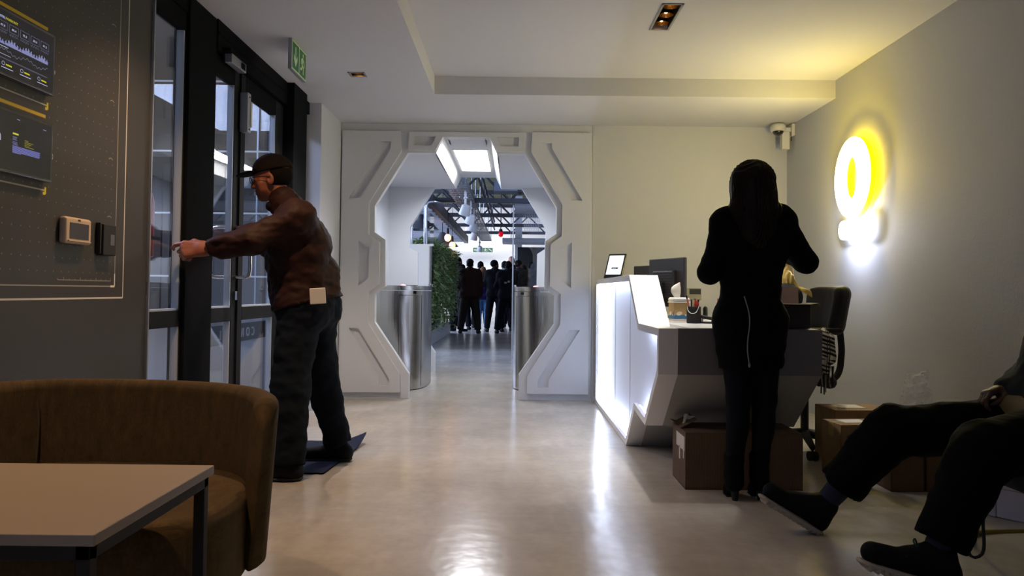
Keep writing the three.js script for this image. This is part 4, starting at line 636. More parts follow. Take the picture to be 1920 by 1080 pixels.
// 1. the man in the cap, reaching for the door
{
  const t = thing('person', 'man in a dark cap and brown jacket reaching for the glass door', 'person', [0, 0, 0]);
  const P = { head: [-1.352, 1.612, -4.42], neck: [-1.262, 1.455, -4.42], shL: [-1.150, 1.375, -4.225], shR: [-1.265, 1.385, -4.60], elL: [-1.365, 1.247, -4.12], wrL: [-1.575, 1.203, -4.085], elR: [-1.46, 1.255, -4.76], wrR: [-1.635, 1.350, -4.905], hpL: [-1.15, 0.90, -4.345], hpR: [-1.125, 0.90, -4.525], knL: [-1.188, 0.47, -4.28], anL: [-1.172, 0.09, -4.225], heL: [-1.145, 0.042, -4.225], toL: [-1.355, 0.032, -4.205], knR: [-1.10, 0.48, -4.62], anR: [-1.015, 0.10, -4.715], heR: [-0.985, 0.044, -4.715], toR: [-1.19, 0.032, -4.69] };
  const f = [-1, 0, 0], L = limbs(P, f, 1.05, { girth: 1.22 }), hd = makeHead(P, [-1, -0.13, 0.10], [0, 1, 0], 0.0038);
  const hL = handPrims(P.wrL, [-1, -0.06, 0.16], [0, -0.35, -0.94], [-0.1, 0.9, -0.35], [0.45, 1.1, 1.2, 1.25], 1.22, 0.5), hR = handPrims(P.wrR, [-0.6, 0.24, -0.8], [-0.25, -0.8, 0.0], [-0.7, 0.1, 0.6], [0.55, 0.6, 0.65, 0.7], 1.05, 0.8);
  mesh('body', [sdf(under(L), 0.012, 0.025), hd.geo, sdf(hL, 0.0034, 0.008), sdf(hR, 0.0034, 0.008)], mat(0x7d4429, 0.55), t);
  const jm = phys(0x26110b, 0.66, { specularIntensity: 0.35 }), belly = cap([-1.19, 1.0, -4.44], [-1.215, 1.2, -4.42], 0.165, 0.16);
  const jack = [...fat(L.torso, 0.022), belly, ...fat(L.hips, 0.02), flatCap(P.shL, P.elL, 0.088, 0.066), cap(P.elL, mid(P.elL, P.wrL, 0.55), 0.067, 0.058), flatCap(P.elL, add3(P.wrL, unit(sub3(P.elL, P.wrL)), 0.01), 0.066, 0.046), cap(P.shR, P.elR, 0.082, 0.062), flatCap(P.elR, P.wrR, 0.063, 0.045), cap(P.neck, mid(P.neck, P.head, 0.33), 0.078, 0.07), cap([-1.0, 0.97, -4.37], [-1.02, 1.1, -4.42], 0.05, 0.06)];
  const jk = mesh('jacket', sdf(jack, 0.0085, 0.045, { disp: folds(0.010, 13, 19, 13), cuts: [{ p: [-1.357, 0.862, 0], n: [0.258, -0.966, 0] }] }), jm, t);
  mesh('collar', sdf([cap(add3(P.neck, [0.02, 0.03, 0.035]), add3(P.neck, [-0.075, 0.0, 0.04]), 0.034, 0.03), cap(add3(P.neck, [0.02, 0.03, -0.035]), add3(P.neck, [-0.075, 0.0, -0.04]), 0.034, 0.03), cap(add3(P.neck, [0.035, 0.04, 0.03]), add3(P.neck, [0.035, 0.04, -0.03]), 0.036)], 0.006, 0.03), cloth(0x141012, 0.8), jk);
  const tr = [flatCap(add3(P.hpL, [0, 0.06, 0]), P.knL, 0.122, 0.098), flatCap(P.knL, add3(P.anL, [0, -0.012, 0]), 0.096, 0.086), cap(P.knL, mid(P.knL, P.anL, 0.4), 0.097, 0.09), flatCap(add3(P.hpR, [0, 0.06, 0]), P.knR, 0.118, 0.092), flatCap(P.knR, add3(P.anR, [0, -0.0, 0]), 0.09, 0.08), cap(P.knR, mid(P.knR, P.anR, 0.4), 0.09, 0.085), ...fat(L.hips, 0.012)];
  mesh('jeans', sdf(tr, 0.0095, 0.03, { disp: folds(0.012, 11, 15, 11), cuts: [{ p: [0, 1.0, 0], n: [0, 1, 0] }] }), cloth(0x121820, 0.85), t);
  const lowShoe = (he, to, an) => sdf([cap(add3(he, [0, 0.01, 0]), add3(to, [0, 0.012, 0]), 0.046, 0.036, { n: [0, 0, 1], s: 0.95 }), cap(he, add3(an, [0, -0.02, 0]), 0.048, 0.045), cap(an, mid(he, to, 0.55), 0.035, 0.035)], 0.006, 0.03, { cuts: [{ p: [0, 0.012, 0], n: [0, -1, 0] }] });
  for (const s of ['L', 'R']) {
    const sh = mesh('shoe', lowShoe(P['he' + s], P['to' + s], P['an' + s]), cloth(0x15161a, 0.6), t); const he = P['he' + s], to = P['to' + s];
    mesh('sole', sdf([cap([he[0], 0.012, he[2]], [to[0], 0.012, to[2]], 0.05, 0.04, { n: [0, 1, 0], s: 0.28 })], 0.006, 0.01, { cuts: [{ p: [0, 0.001, 0], n: [0, -1, 0] }] }), mat(0x202226, 0.7), sh);
    mesh('laces', [0.35, 0.45, 0.55].map((q) => { const m = mid(he, to, q); return tube([[m[0], 0.06, m[2] - 0.035], [m[0] + 0.003, 0.088 - q * 0.03, m[2]], [m[0], 0.06, m[2] + 0.035]], 0.003, 12, 6); }), mat(0x55585e, 0.7), sh);
  }
  const B = hd.B, c = P.head;
  const cp = mesh('cap', sdf(hairCap(c, B, 1, [], [0.088, 0.098, 0.112], 0.042, -0.014), 0.005, 0.02, { cuts: [{ p: at3(c, B, 0, 0.038, 0), n: B.U.map((v, i) => -v + B.F[i] * -0.12) }] }), cloth(0x17100f, 0.85), t);
  mesh('brim', sdf([ell(at3(c, B, 0, 0.040, 0.105), [0.082, 0.0075, 0.082], [B.S, unit(add3(B.U, B.F, 0.12)), B.F])], 0.0035, 0.01), cloth(0x130c0c, 0.8), cp); mesh('button', ell2(...at3(c, B, 0, 0.14, -0.014), 0.007, 0.004, 0.007), M.black, cp);
  mesh('hair', sdf(hairCap(c, B, 1, [], [0.079, 0.09, 0.1], 0.02, -0.022), 0.005, 0.02, { cuts: [{ p: at3(c, B, 0, 0.045, 0), n: B.U }, { p: at3(c, B, 0, 0, -0.01), n: B.F }, { p: at3(c, B, 0, -0.045, 0), n: B.U.map((v) => -v) }] }), cloth(0x100b09), t);
  const gl = mesh('glasses', [...[-1, 1].flatMap((s) => { const o = at3(c, B, s * 0.033, -0.004, 0.104), q = []; for (let i = 0; i < 14; i++) { const a = i / 14 * 6.283; q.push(at3(o, B, 0.024 * Math.cos(a), 0.018 * Math.sin(a), 0)); } return [tube(q, 0.0022, 40, 6, true), tube([at3(c, B, s * 0.057, 0.004, 0.102), at3(c, B, s * 0.082, 0.004, 0.04), at3(c, B, s * 0.084, 0.0, -0.01)], 0.002, 16, 6)]; }), tube([at3(c, B, -0.01, 0, 0.106), at3(c, B, 0, 0.004, 0.11), at3(c, B, 0.01, 0, 0.106)], 0.002, 8, 6)], M.gloss, t);
  const w = tag(mesh('folded_paper', bx(-0.041, 0.041, -0.042, 0.042, -0.006, 0.006, 0.004), M.paper), 'small white folded paper poking out of the capped man\'s back pocket', 'paper'); w.position.set(-1.03, 0.967, -4.205); w.rotation.set(0.05, 0.25, 0.06);
}
// 2. the woman in black at the desk
{
  const t = thing('person', 'woman with long dark hair in a black dress standing at the desk', 'person', [0, 0, 0]);
  const P = { head: [1.171, 1.515, -3.965], neck: [1.172, 1.40, -3.945], shL: [1.045, 1.352, -3.95], shR: [1.312, 1.365, -3.95], elL: [0.955, 1.105, -3.905], wrL: [1.03, 1.14, -4.13], elR: [1.452, 1.163, -3.975], wrR: [1.34, 1.25, -4.17], hpL: [1.09, 0.87, -3.95], hpR: [1.24, 0.87, -3.95], knL: [1.104, 0.49, -3.925], knR: [1.233, 0.485, -3.935], anL: [1.082, 0.115, -3.925], anR: [1.21, 0.115, -3.94], heL: [1.082, 0.082, -3.912], toL: [1.085, 0.03, -4.03], heR: [1.21, 0.082, -3.927], toR: [1.212, 0.03, -4.045] };
  const f = [0, 0, -1], L = limbs(P, f, 0.9, { girth: 0.93, waist: 0.93 }), hd = makeHead(P, f, [0, 1, 0], 0.005, 0.95), B = hd.B, c = P.head;
  mesh('body', [sdf(under(L), 0.012, 0.02), hd.geo, sdf(handPrims(P.wrL, [0.5, 0.2, -0.8], [0.7, -0.2, 0.4], [0.2, 0.9, 0.2], [0.5, 0.6, 0.6, 0.6], 0.92), 0.0034, 0.008), sdf(handPrims(P.wrR, [-0.6, 0.3, -0.7], [-0.7, -0.2, 0.5], [0.2, 0.9, 0.2], [0.5, 0.6, 0.6, 0.6], 0.92), 0.0034, 0.008)], M.skin, t);
  const dress = [...fat(L.torso, 0.014), ...fat(L.hips, -0.002), flatCap(P.hpL, [1.105, 0.64, -3.945], 0.108, 0.092), flatCap(P.hpR, [1.232, 0.64, -3.945], 0.108, 0.092), flatCap([1.17, 0.86, -3.95], [1.168, 0.64, -3.945], 0.11, 0.095), cap(P.shL, P.elL, 0.064, 0.052), flatCap(P.elL, P.wrL, 0.052, 0.037), cap(P.shR, P.elR, 0.066, 0.052), flatCap(P.elR, P.wrR, 0.052, 0.037)];
  const dr = mesh('dress', sdf(dress, 0.008, 0.04, { disp: folds(0.005, 10, 22, 10) }), cloth(0x090a0d, 0.85), t);
  const zp = []; for (let i = 0; i <= 12; i++) { const y = 0.99 - i * 0.0275, x = 1.108 + 0.026 * (i / 12) ** 0.7 + 0.008 * Math.sin(i * 0.5); let z = -3.6; while (z > -4.1 && evalField(dress, 0.04, x, y, z) > 0.002) z -= 0.003; zp.push([x, y, z + 0.002]); }
  mesh('zip', [tube(zp, 0.0032, 48, 6), ell2(...zp[12], 0.006, 0.012, 0.004)], M.alu, dr);
  mesh('leggings', sdf([...fat(L.legL, 0.006), ...fat(L.legR, 0.006)], 0.008, 0.02), cloth(0x0c1119, 0.8), t);
  for (const s of ['L', 'R']) { const he = P['he' + s], to = P['to' + s], an = P['an' + s]; const b = mesh('boot', sdf([cap([an[0], 0.2, an[2]], an, 0.05, 0.042), cap(an, he, 0.042, 0.036), cap(he, [to[0], 0.032, to[2] + 0.03], 0.036, 0.033), cap([to[0], 0.026, to[2] + 0.03], to, 0.03, 0.022)], 0.006, 0.025, { cuts: [{ p: [0, 0.006, 0], n: [0, -1, 0] }] }), cloth(0x050608, 0.65), t); mesh('heel', rod([he[0], 0.0, he[2] + 0.006], [he[0], 0.075, he[2] + 0.002], 0.014, 0.024), M.black, b); mesh('sole', bx(to[0] - 0.028, to[0] + 0.028, 0, 0.007, to[2] - 0.015, to[2] + 0.06, 0.003), M.black, b); }
  const strand = (x, y, z) => 0.0035 * Math.sin((x + 0.12 * nz(x * 8, y * 2, z * 8)) * 260) + folds(0.003, 14, 2, 14)(x, y, z);
  mesh('hair', sdf(hairCap(c, B, 0.98, [cap(at3(c, B, -0.02, 0.05, -0.035), [1.158, 1.33, -3.88], 0.085, 0.055), cap(at3(c, B, 0.02, 0.05, -0.035), [1.195, 1.31, -3.88], 0.085, 0.055), cap(at3(c, B, -0.035, 0.0, -0.03), [1.112, 1.40, -3.90], 0.067, 0.058), cap([1.112, 1.40, -3.90], [1.13, 1.27, -3.87], 0.056, 0.024), cap(at3(c, B, 0.035, 0.0, -0.03), [1.234, 1.41, -3.90], 0.067, 0.058), cap([1.234, 1.41, -3.90], [1.215, 1.28, -3.87], 0.056, 0.024), cap([1.15, 1.34, -3.87], [1.17, 1.24, -3.862], 0.05, 0.022), cap([1.20, 1.33, -3.87], [1.20, 1.25, -3.862], 0.045, 0.02)]), 0.0055, 0.04, { disp: strand }), phys(0x140c08, 0.5, { specularIntensity: 0.3 }), t);
  mesh('stray_hair', [0, 1, 2].map((i) => tube([[1.255, 1.44 - i * 0.015, -3.92], [1.275, 1.425 - i * 0.012, -3.91], [1.288 - i * 0.006, 1.40, -3.905], [1.28 - i * 0.006, 1.375, -3.90]], 0.0011, 14, 5)), mat(0x2a1a12, 0.5), t);
}
// 3. the seated man on the right, legs stretched out
{
  const t = thing('person', 'seated man in dark trousers and trainers, legs stretched out at the right edge', 'person', [0, 0, 0]);
  const P = { head: [2.19, 1.20, -3.0], neck: [2.23, 1.05, -3.0], shL: [2.19, 0.965, -2.81], shR: [2.19, 0.965, -3.19], elL: [2.13, 0.70, -2.76], wrL: [1.99, 0.60, -2.83], elR: [2.13, 0.72, -3.26], wrR: [1.925, 0.645, -3.13], hpL: [1.97, 0.50, -2.905], hpR: [1.98, 0.50, -3.095], knL: [1.60, 0.475, -2.735], anL: [1.452, 0.145, -2.745], heL: [1.475, 0.052, -2.745], toL: [1.215, 0.128, -2.725], knR: [1.525, 0.452, -3.25], anR: [1.33, 0.135, -3.395], heR: [1.283, 0.052, -3.395], toR: [1.09, 0.165, -3.395] };
  const f = [-1, 0, 0], L = limbs(P, f, 1.0, { girth: 1.1 }), hd = makeHead(P, [-1, 0, 0.1], [0, 1, 0], 0.006), c = P.head, B = hd.B;
  mesh('body', [sdf(under(L), 0.014, 0.035), hd.geo, sdf(handPrims(P.wrL, [-0.8, -0.3, -0.3], [0.1, -0.9, 0], [0, 0.2, -0.9], [0.4, 0.5, 0.5, 0.5]), 0.004, 0.008), sdf(handPrims(P.wrR, [-0.9, -0.2, 0.15], [0.05, -1, 0], [0, 0.2, 0.9], [0.6, 0.8, 0.8, 0.8]), 0.004, 0.008)], M.skinDark, t);
  mesh('shirt', sdf([...fat(L.torso, 0.018), ...fat(L.armL, 0.014), cap(P.shR, P.elR, 0.075, 0.06), cap(P.elR, P.wrR, 0.06, 0.045)], 0.011, 0.04, { disp: folds(0.008, 12, 12, 12) }), cloth(0x262a2c, 0.85), t);
  mesh('shirt_hem', sdf([cap([1.905, 0.575, -2.90], [1.905, 0.58, -3.08], 0.05, 0.05), cap([1.95, 0.585, -2.86], [1.95, 0.585, -3.12], 0.05)], 0.008, 0.04), mat(0x6b5d3c, 0.8), t);
  const hemL = add3(P.anL, unit(sub3(P.knL, P.anL)), 0.02), hemR = add3(P.anR, unit(sub3(P.knR, P.anR)), 0.09);
  mesh('trousers', sdf([...fat(L.hips, 0.015), flatCap(P.hpL, P.knL, 0.118, 0.098), cap(P.knL, mid(P.knL, P.anL, 0.3), 0.09, 0.09), flatCap(P.knL, hemL, 0.092, 0.086), flatCap(P.hpR, P.knR, 0.118, 0.10), cap(P.knR, mid(P.knR, P.anR, 0.3), 0.094, 0.092), flatCap(P.knR, hemR, 0.096, 0.092)], 0.0095, 0.035, { disp: folds(0.009, 12, 12, 12) }), cloth(0x050607, 0.85), t);
  for (const s of ['L', 'R']) {
    const he = P['he' + s], to = P['to' + s], an = P['an' + s], d = unit(sub3(to, he)), up = unit(cross(cross(d, [0, 1, 0]), d)), Q = (p, k) => add3(p, up, k);
    mesh('sock', sdf([cap(an, add3(an, unit(sub3(P['kn' + s], an)), 0.12), 0.045, 0.052)], 0.008, 0.02), mat(0x141a33, 0.85), t);
    const sh = mesh('shoe', sdf([cap(Q(he, 0.012), Q(to, 0.006), 0.044, 0.036), cap(he, mid(he, an, 0.75), 0.045, 0.046), cap(mid(he, an, 0.8), mid(Q(he, 0.03), Q(to, 0.03), 0.5), 0.046, 0.034)], 0.006, 0.03, { cuts: [{ p: Q(he, -0.028), n: up.map((v) => -v) }] }), cloth(0x0d1114, 0.65), t);
    const treads = []; for (let i = 0; i < 12; i++) { const m = mid(Q(he, -0.045), Q(to, -0.045), -0.08 + i * 0.1); treads.push(cap(add3(m, [0, 0, 1], -0.034), add3(m, [0, 0, 1], 0.034), 0.008)); }
    mesh('sole', sdf([cap(Q(he, -0.034), Q(to, -0.03), 0.05, 0.041, { n: up, s: 0.28 }), ...(s === 'R' ? treads : treads)], 0.005, 0.006), mat(0x9a948a, 0.7), sh);
    mesh('laces', [0.36, 0.45, 0.54, 0.62].map((q) => { const m = Q(mid(he, to, q), 0.052 + (0.62 - q) * 0.08); return tube([add3(Q(m, -0.022), [0, 0, 1], -0.034), m, add3(Q(m, -0.022), [0, 0, 1], 0.034)], 0.0032, 12, 6); }).concat(s === 'L' ? [tube([[1.37, 0.155, -2.72], [1.355, 0.185, -2.71], [1.345, 0.18, -2.70], [1.36, 0.158, -2.705]], 0.003, 14, 6)] : []), mat(0x123028, 0.7), sh);
  }
  mesh('hair', sdf(hairCap(c, B, 1), 0.007, 0.02, { cuts: [{ p: at3(c, B, 0, 0.0, 0), n: unit(add3(B.F, B.U, -0.9)) }] }), M.black, t);
  const ch = thing('lounge_chair', 'dark grey low chair on a brass sled base under the seated man', 'chair', [0, 0, 0]);
  mesh('seat', sdf([cap([1.78, 0.365, -2.78], [1.78, 0.365, -3.24], 0.045), cap([2.2, 0.35, -2.78], [2.2, 0.35, -3.24], 0.045), cap([2.0, 0.357, -2.78], [2.0, 0.357, -3.24], 0.045)], 0.014, 0.16), mat(0x2b2d30, 0.85), ch);
  mesh('backrest', sdf([cap([2.31, 0.42, -2.78], [2.31, 0.42, -3.24], 0.035), cap([2.40, 0.72, -2.78], [2.40, 0.72, -3.24], 0.035), cap([2.355, 0.57, -2.78], [2.355, 0.57, -3.24], 0.035), cap([2.44, 0.86, -2.82], [2.44, 0.86, -3.2], 0.032)], 0.014, 0.14), mat(0x2b2d30, 0.85), ch);
  for (const z of [-2.80, -3.26]) mesh('sled_runner', tube([[2.30, 0.42, z], [2.32, 0.25, z], [2.36, 0.04, z - 0.04], [2.30, 0.009, z - 0.16], [1.97, 0.009, z - 0.13], [1.86, 0.03, z], [1.85, 0.2, z], [1.85, 0.33, z]], 0.0095, 60, 10), mat(0x9b8744, 0.28, { metalness: 1 }), ch);
  mesh('strap', tube([[1.705, 0.33, -2.98], [1.69, 0.2, -2.97], [1.675, 0.09, -2.97], [1.69, 0.045, -2.96], [1.72, 0.06, -2.95], [1.725, 0.18, -2.95], [1.73, 0.33, -2.95]], 0.006, 40, 8), M.black, ch);
}
// 4. receptionist, mostly hidden behind the standing woman
{
  const t = thing('person', 'receptionist with long blonde hair seated at the desk, hidden behind the standing woman', 'person', [0, 0, 0]);
  const P = { head: [1.60, 1.18, -4.98], neck: [1.655, 1.055, -4.98], shL: [1.66, 0.985, -4.82], shR: [1.66, 0.985, -5.14], elL: [1.56, 0.82, -4.80], wrL: [1.38, 0.86, -4.88], elR: [1.56, 0.82, -5.17], wrR: [1.38, 0.86, -5.08], hpL: [1.72, 0.56, -4.90], hpR: [1.72, 0.56, -5.06], knL: [1.33, 0.55, -4.88], anL: [1.34, 0.10, -4.88], heL: [1.36, 0.04, -4.88], toL: [1.18, 0.03, -4.88], knR: [1.33, 0.55, -5.08], anR: [1.34, 0.10, -5.08], heR: [1.36, 0.04, -5.08], toR: [1.18, 0.03, -5.08] };
  const f = [-1, 0, 0], L = limbs(P, f, 0.85, { girth: 0.95 }), hd = makeHead(P, [-1, -0.1, 0], [0, 1, 0], 0.006, 0.95), c = P.head, B = hd.B;
  mesh('body', [sdf(under(L), 0.016, 0.035), hd.geo, sdf(handPrims(P.wrL, [-1, -0.15, 0], [0, -1, 0], [0, 0, -1], undefined, 0.9), 0.0045, 0.008), sdf(handPrims(P.wrR, [-1, -0.15, 0], [0, -1, 0], [0, 0, 1], undefined, 0.9), 0.0045, 0.008)], M.skinPale, t);
  mesh('blouse', sdf([...fat(L.torso, 0.014), ...fat(L.armL, 0.012), ...fat(L.armR, 0.012)], 0.013, 0.04), mat(0x17181c, 0.8), t); mesh('trousers', sdf([...fat(L.hips, 0.012), ...fat(L.legL, 0.014), ...fat(L.legR, 0.014)], 0.015, 0.03), mat(0x15171c, 0.8), t);
  for (const s of ['L', 'R']) mesh('shoe', sdf([cap(P['he' + s], P['to' + s], 0.042, 0.034)], 0.009, 0.02, { cuts: [{ p: [0, 0.002, 0], n: [0, -1, 0] }] }), M.black, t);
  const hair = mat(0xe6c568, 0.45);
  const h = mesh('hair', sdf(hairCap(c, B, 0.97, [cap(at3(c, B, 0, 0.03, -0.05), [1.705, 1.0, -4.93], 0.075, 0.04), cap(at3(c, B, -0.05, 0.0, -0.03), [1.66, 1.08, -4.86], 0.045, 0.03), cap([1.66, 1.1, -4.86], [1.70, 1.02, -4.83], 0.036, 0.02)]), 0.007, 0.03, { disp: (x, y, z) => 0.004 * Math.sin((x + z) * 190 + 3 * nz(x * 10, y * 6, z * 10)), cuts: [{ p: at3(c, B, 0, 0.0, 0.06), n: B.F }] }), hair, t);
  mesh('strand', Array.from({ length: 9 }, (_, i) => tube([[1.66 + i * 0.003, 1.10, -4.83], [1.675 + i * 0.005, 1.05, -4.815], [1.70 + i * 0.009, 1.03 - i * 0.001, -4.80 + i * 0.002], [1.735 + i * 0.006, 1.018 - i * 0.004, -4.79]], 0.0035, 16, 6)), hair, h);
}
// 5. the crowd in the hall
function bystander(label, px, top, d, yaw, o = {}) {
  const x = (px - 963) / 1500 * d, h = 1 + (547 - top) / 1500 * d, t = thing('person', label, 'person', [x, 0, -d], yaw), w = o.w ?? 1, q = h / 1.75, st = o.step ?? 0.04, S = 0.17 * w;
  const P = { head: [0, 1.615 * q, 0.03], neck: [0, 1.475 * q, -0.01], shL: [S, 1.41 * q, 0], shR: [-S, 1.41 * q, 0], hpL: [0.09, 0.92 * q, 0], hpR: [-0.09, 0.92 * q, 0], knL: [0.10 + st, 0.49 * q, 0.02], knR: [-0.10 - st, 0.49 * q, 0.0], anL: [0.10 + st * 2, 0.09, -0.02], anR: [-0.10 - st * 2, 0.09, -0.04], heL: [0.10 + st * 2, 0.042, -0.04], heR: [-0.10 - st * 2, 0.042, -0.06], toL: [0.13 + st * 2, 0.03, 0.14], toR: [-0.13 - st * 2, 0.03, 0.12] };
  if (o.arms === 'down') Object.assign(P, { elL: [S + 0.07, 1.13 * q, -0.02], wrL: [S + 0.06, 0.89 * q, 0.06], elR: [-S - 0.07, 1.13 * q, -0.02], wrR: [-S - 0.06, 0.89 * q, 0.06] });
  else Object.assign(P, { elL: [S + 0.08, 1.14 * q, 0.02], wrL: [0.1, 1.14 * q, 0.24], elR: [-S - 0.08, 1.14 * q, 0.02], wrR: [-0.1, 1.16 * q, 0.24] });
  const L = limbs(P, [0, 0, 1], w, { girth: o.girth ?? 1 }), hd = makeHead(P, [o.look ?? 0, 0, 1], [0, 1, 0], 0.009, q);
  const hand = (s) => sdf(handPrims(P['wr' + s], sub3(P['wr' + s], P['el' + s]), [s === 'L' ? -1 : 1, -0.2, 0], [0, 0.6, 0.5]), 0.0065, 0.008);
  mesh('body', [sdf(under(L), 0.021, 0.035), hd.geo, hand('L'), hand('R')], o.skin ?? M.skinDark, t);
  const jk = mesh('jacket', sdf([...fat(L.torso, 0.026), ...fat(L.hips, 0.018).map((p) => p), ...fat(L.armL, 0.022), ...fat(L.armR, 0.022), cap(P.neck, add3(P.neck, [0, 0.03, 0]), 0.066)], 0.016, 0.045, { disp: folds(0.008, 10, 12, 10), cuts: [{ p: [0, (o.hem ?? 0.84) * q, 0], n: [0, -1, 0] }] }), cloth(o.coat ?? 0x101014, 0.85), t);
  mesh('trousers', sdf([...fat(L.hips, 0.01), ...['L', 'R'].flatMap((s) => [flatCap(P['hp' + s], P['kn' + s], 0.112 * w, 0.088 * w), flatCap(P['kn' + s], P['an' + s], 0.088 * w, 0.072 * w)])], 0.016, 0.03, { disp: folds(0.006, 12, 12, 12), cuts: [{ p: [0, 0.95 * q, 0], n: [0, 1, 0] }] }), cloth(o.legs ?? 0x0e1016, 0.85), t);
  for (const s of ['L', 'R']) mesh('shoe', sdf([cap(P['he' + s], P['to' + s], 0.046, 0.038), cap(P['he' + s], P['an' + s], 0.044, 0.044)], 0.012, 0.02, { cuts: [{ p: [0, 0.003, 0], n: [0, -1, 0] }] }), M.black, t);
  if (!o.bald) mesh('hair', sdf(hairCap(P.head, hd.B, q, o.longHair ? [cap(add3(P.head, [0.02, 0, -0.06]), [0.03, 1.36 * q, -0.13], 0.075, 0.05), cap([0.03, 1.36 * q, -0.13], [0.02, 1.25 * q, -0.135], 0.05, 0.03)] : []), 0.011, 0.03, { disp: o.longHair ? (x, y, z) => 0.004 * Math.sin(x * 160) : null, cuts: o.longHair ? [{ p: at3(P.head, hd.B, 0, 0, 0.05), n: hd.B.F }] : [{ p: at3(P.head, hd.B, 0, 0.0, 0), n: unit(add3(hd.B.F, hd.B.U, -1.1)) }] }), cloth(o.hair ?? 0x0b0908, 0.8), t);
  if (o.cap) mesh('cap', sdf([ell(add3(P.head, [0, 0.05 * q, -0.01]), [0.092, 0.09, 0.112])], 0.011, 0.02, { cuts: [{ p: [0, 1.66 * q, 0], n: [0, -1, 0] }] }), M.black, t);
  if (o.print) mesh('back_print', o.print, mat(0x8c8f96, 0.8), jk);
  return t;
}
const away = Math.PI;
bystander('broad man in a dark brown jacket and cap, largest in the crowd', 880, 486, 19.0, away, { w: 1.12, girth: 1.25, coat: 0x2c1e19, legs: 0x221b17, cap: true, step: 0.055, arms: 'down' });
bystander('man in a dark coat squeezed against the end of the plant wall', 857, 482, 19.9, away - 0.7, { coat: 0x0d0e10, arms: 'down' });
bystander('short dark-haired person glimpsed between the plant wall and the broad man', 866, 496, 20.8, away, {});
bystander('woman with long light hair and light blue jeans in the crowd', 905, 500, 20.4, away, { w: 0.86, longHair: true, hair: 0x7a5a3c, coat: 0x3a3278, legs: 0x5f95c8, step: 0.0 });
bystander('person with round dark hair in front of the lit white wall', 900, 490, 21.9, away, {});
bystander('tall man with head turned right, dark coat, in the middle of the crowd', 927, 487, 19.9, away, { look: -1.3, girth: 1.1 });
bystander('person in dark clothes with a pale collar behind the man with the printed jacket', 945, 489, 21.2, away, { coat: 0x7a7c80 });
bystander('man in a black jacket with grey print on its back', 952, 489, 19.1, away, { w: 1.1, girth: 1.2, step: 0.075, coat: 0x14161c, print: [[-0.12, 1.24, 0.11], [-0.045, 1.215, 0.1], [0.03, 1.19, 0.1]].map(([x, y]) => bx(x, x + 0.06, y, y + 0.045, -0.172, -0.162, 0.004)) });
bystander('bald pinkish-headed man rising above the crowd on the right', 958, 479, 22.6, away, { bald: true, skin: M.skinPale });
bystander('person with short hair looking right, just left of the dark television', 972, 487, 20.4, away, { look: -1, skin: M.skin, coat: 0x26282c });
bystander('shorter person behind the right turnstile, mostly hidden', 981, 496, 21.4, away, {});
bystander('broad-backed person in black directly above the right turnstile', 995, 490, 18.8, away, { w: 1.15, girth: 1.2, coat: 0x08090c });

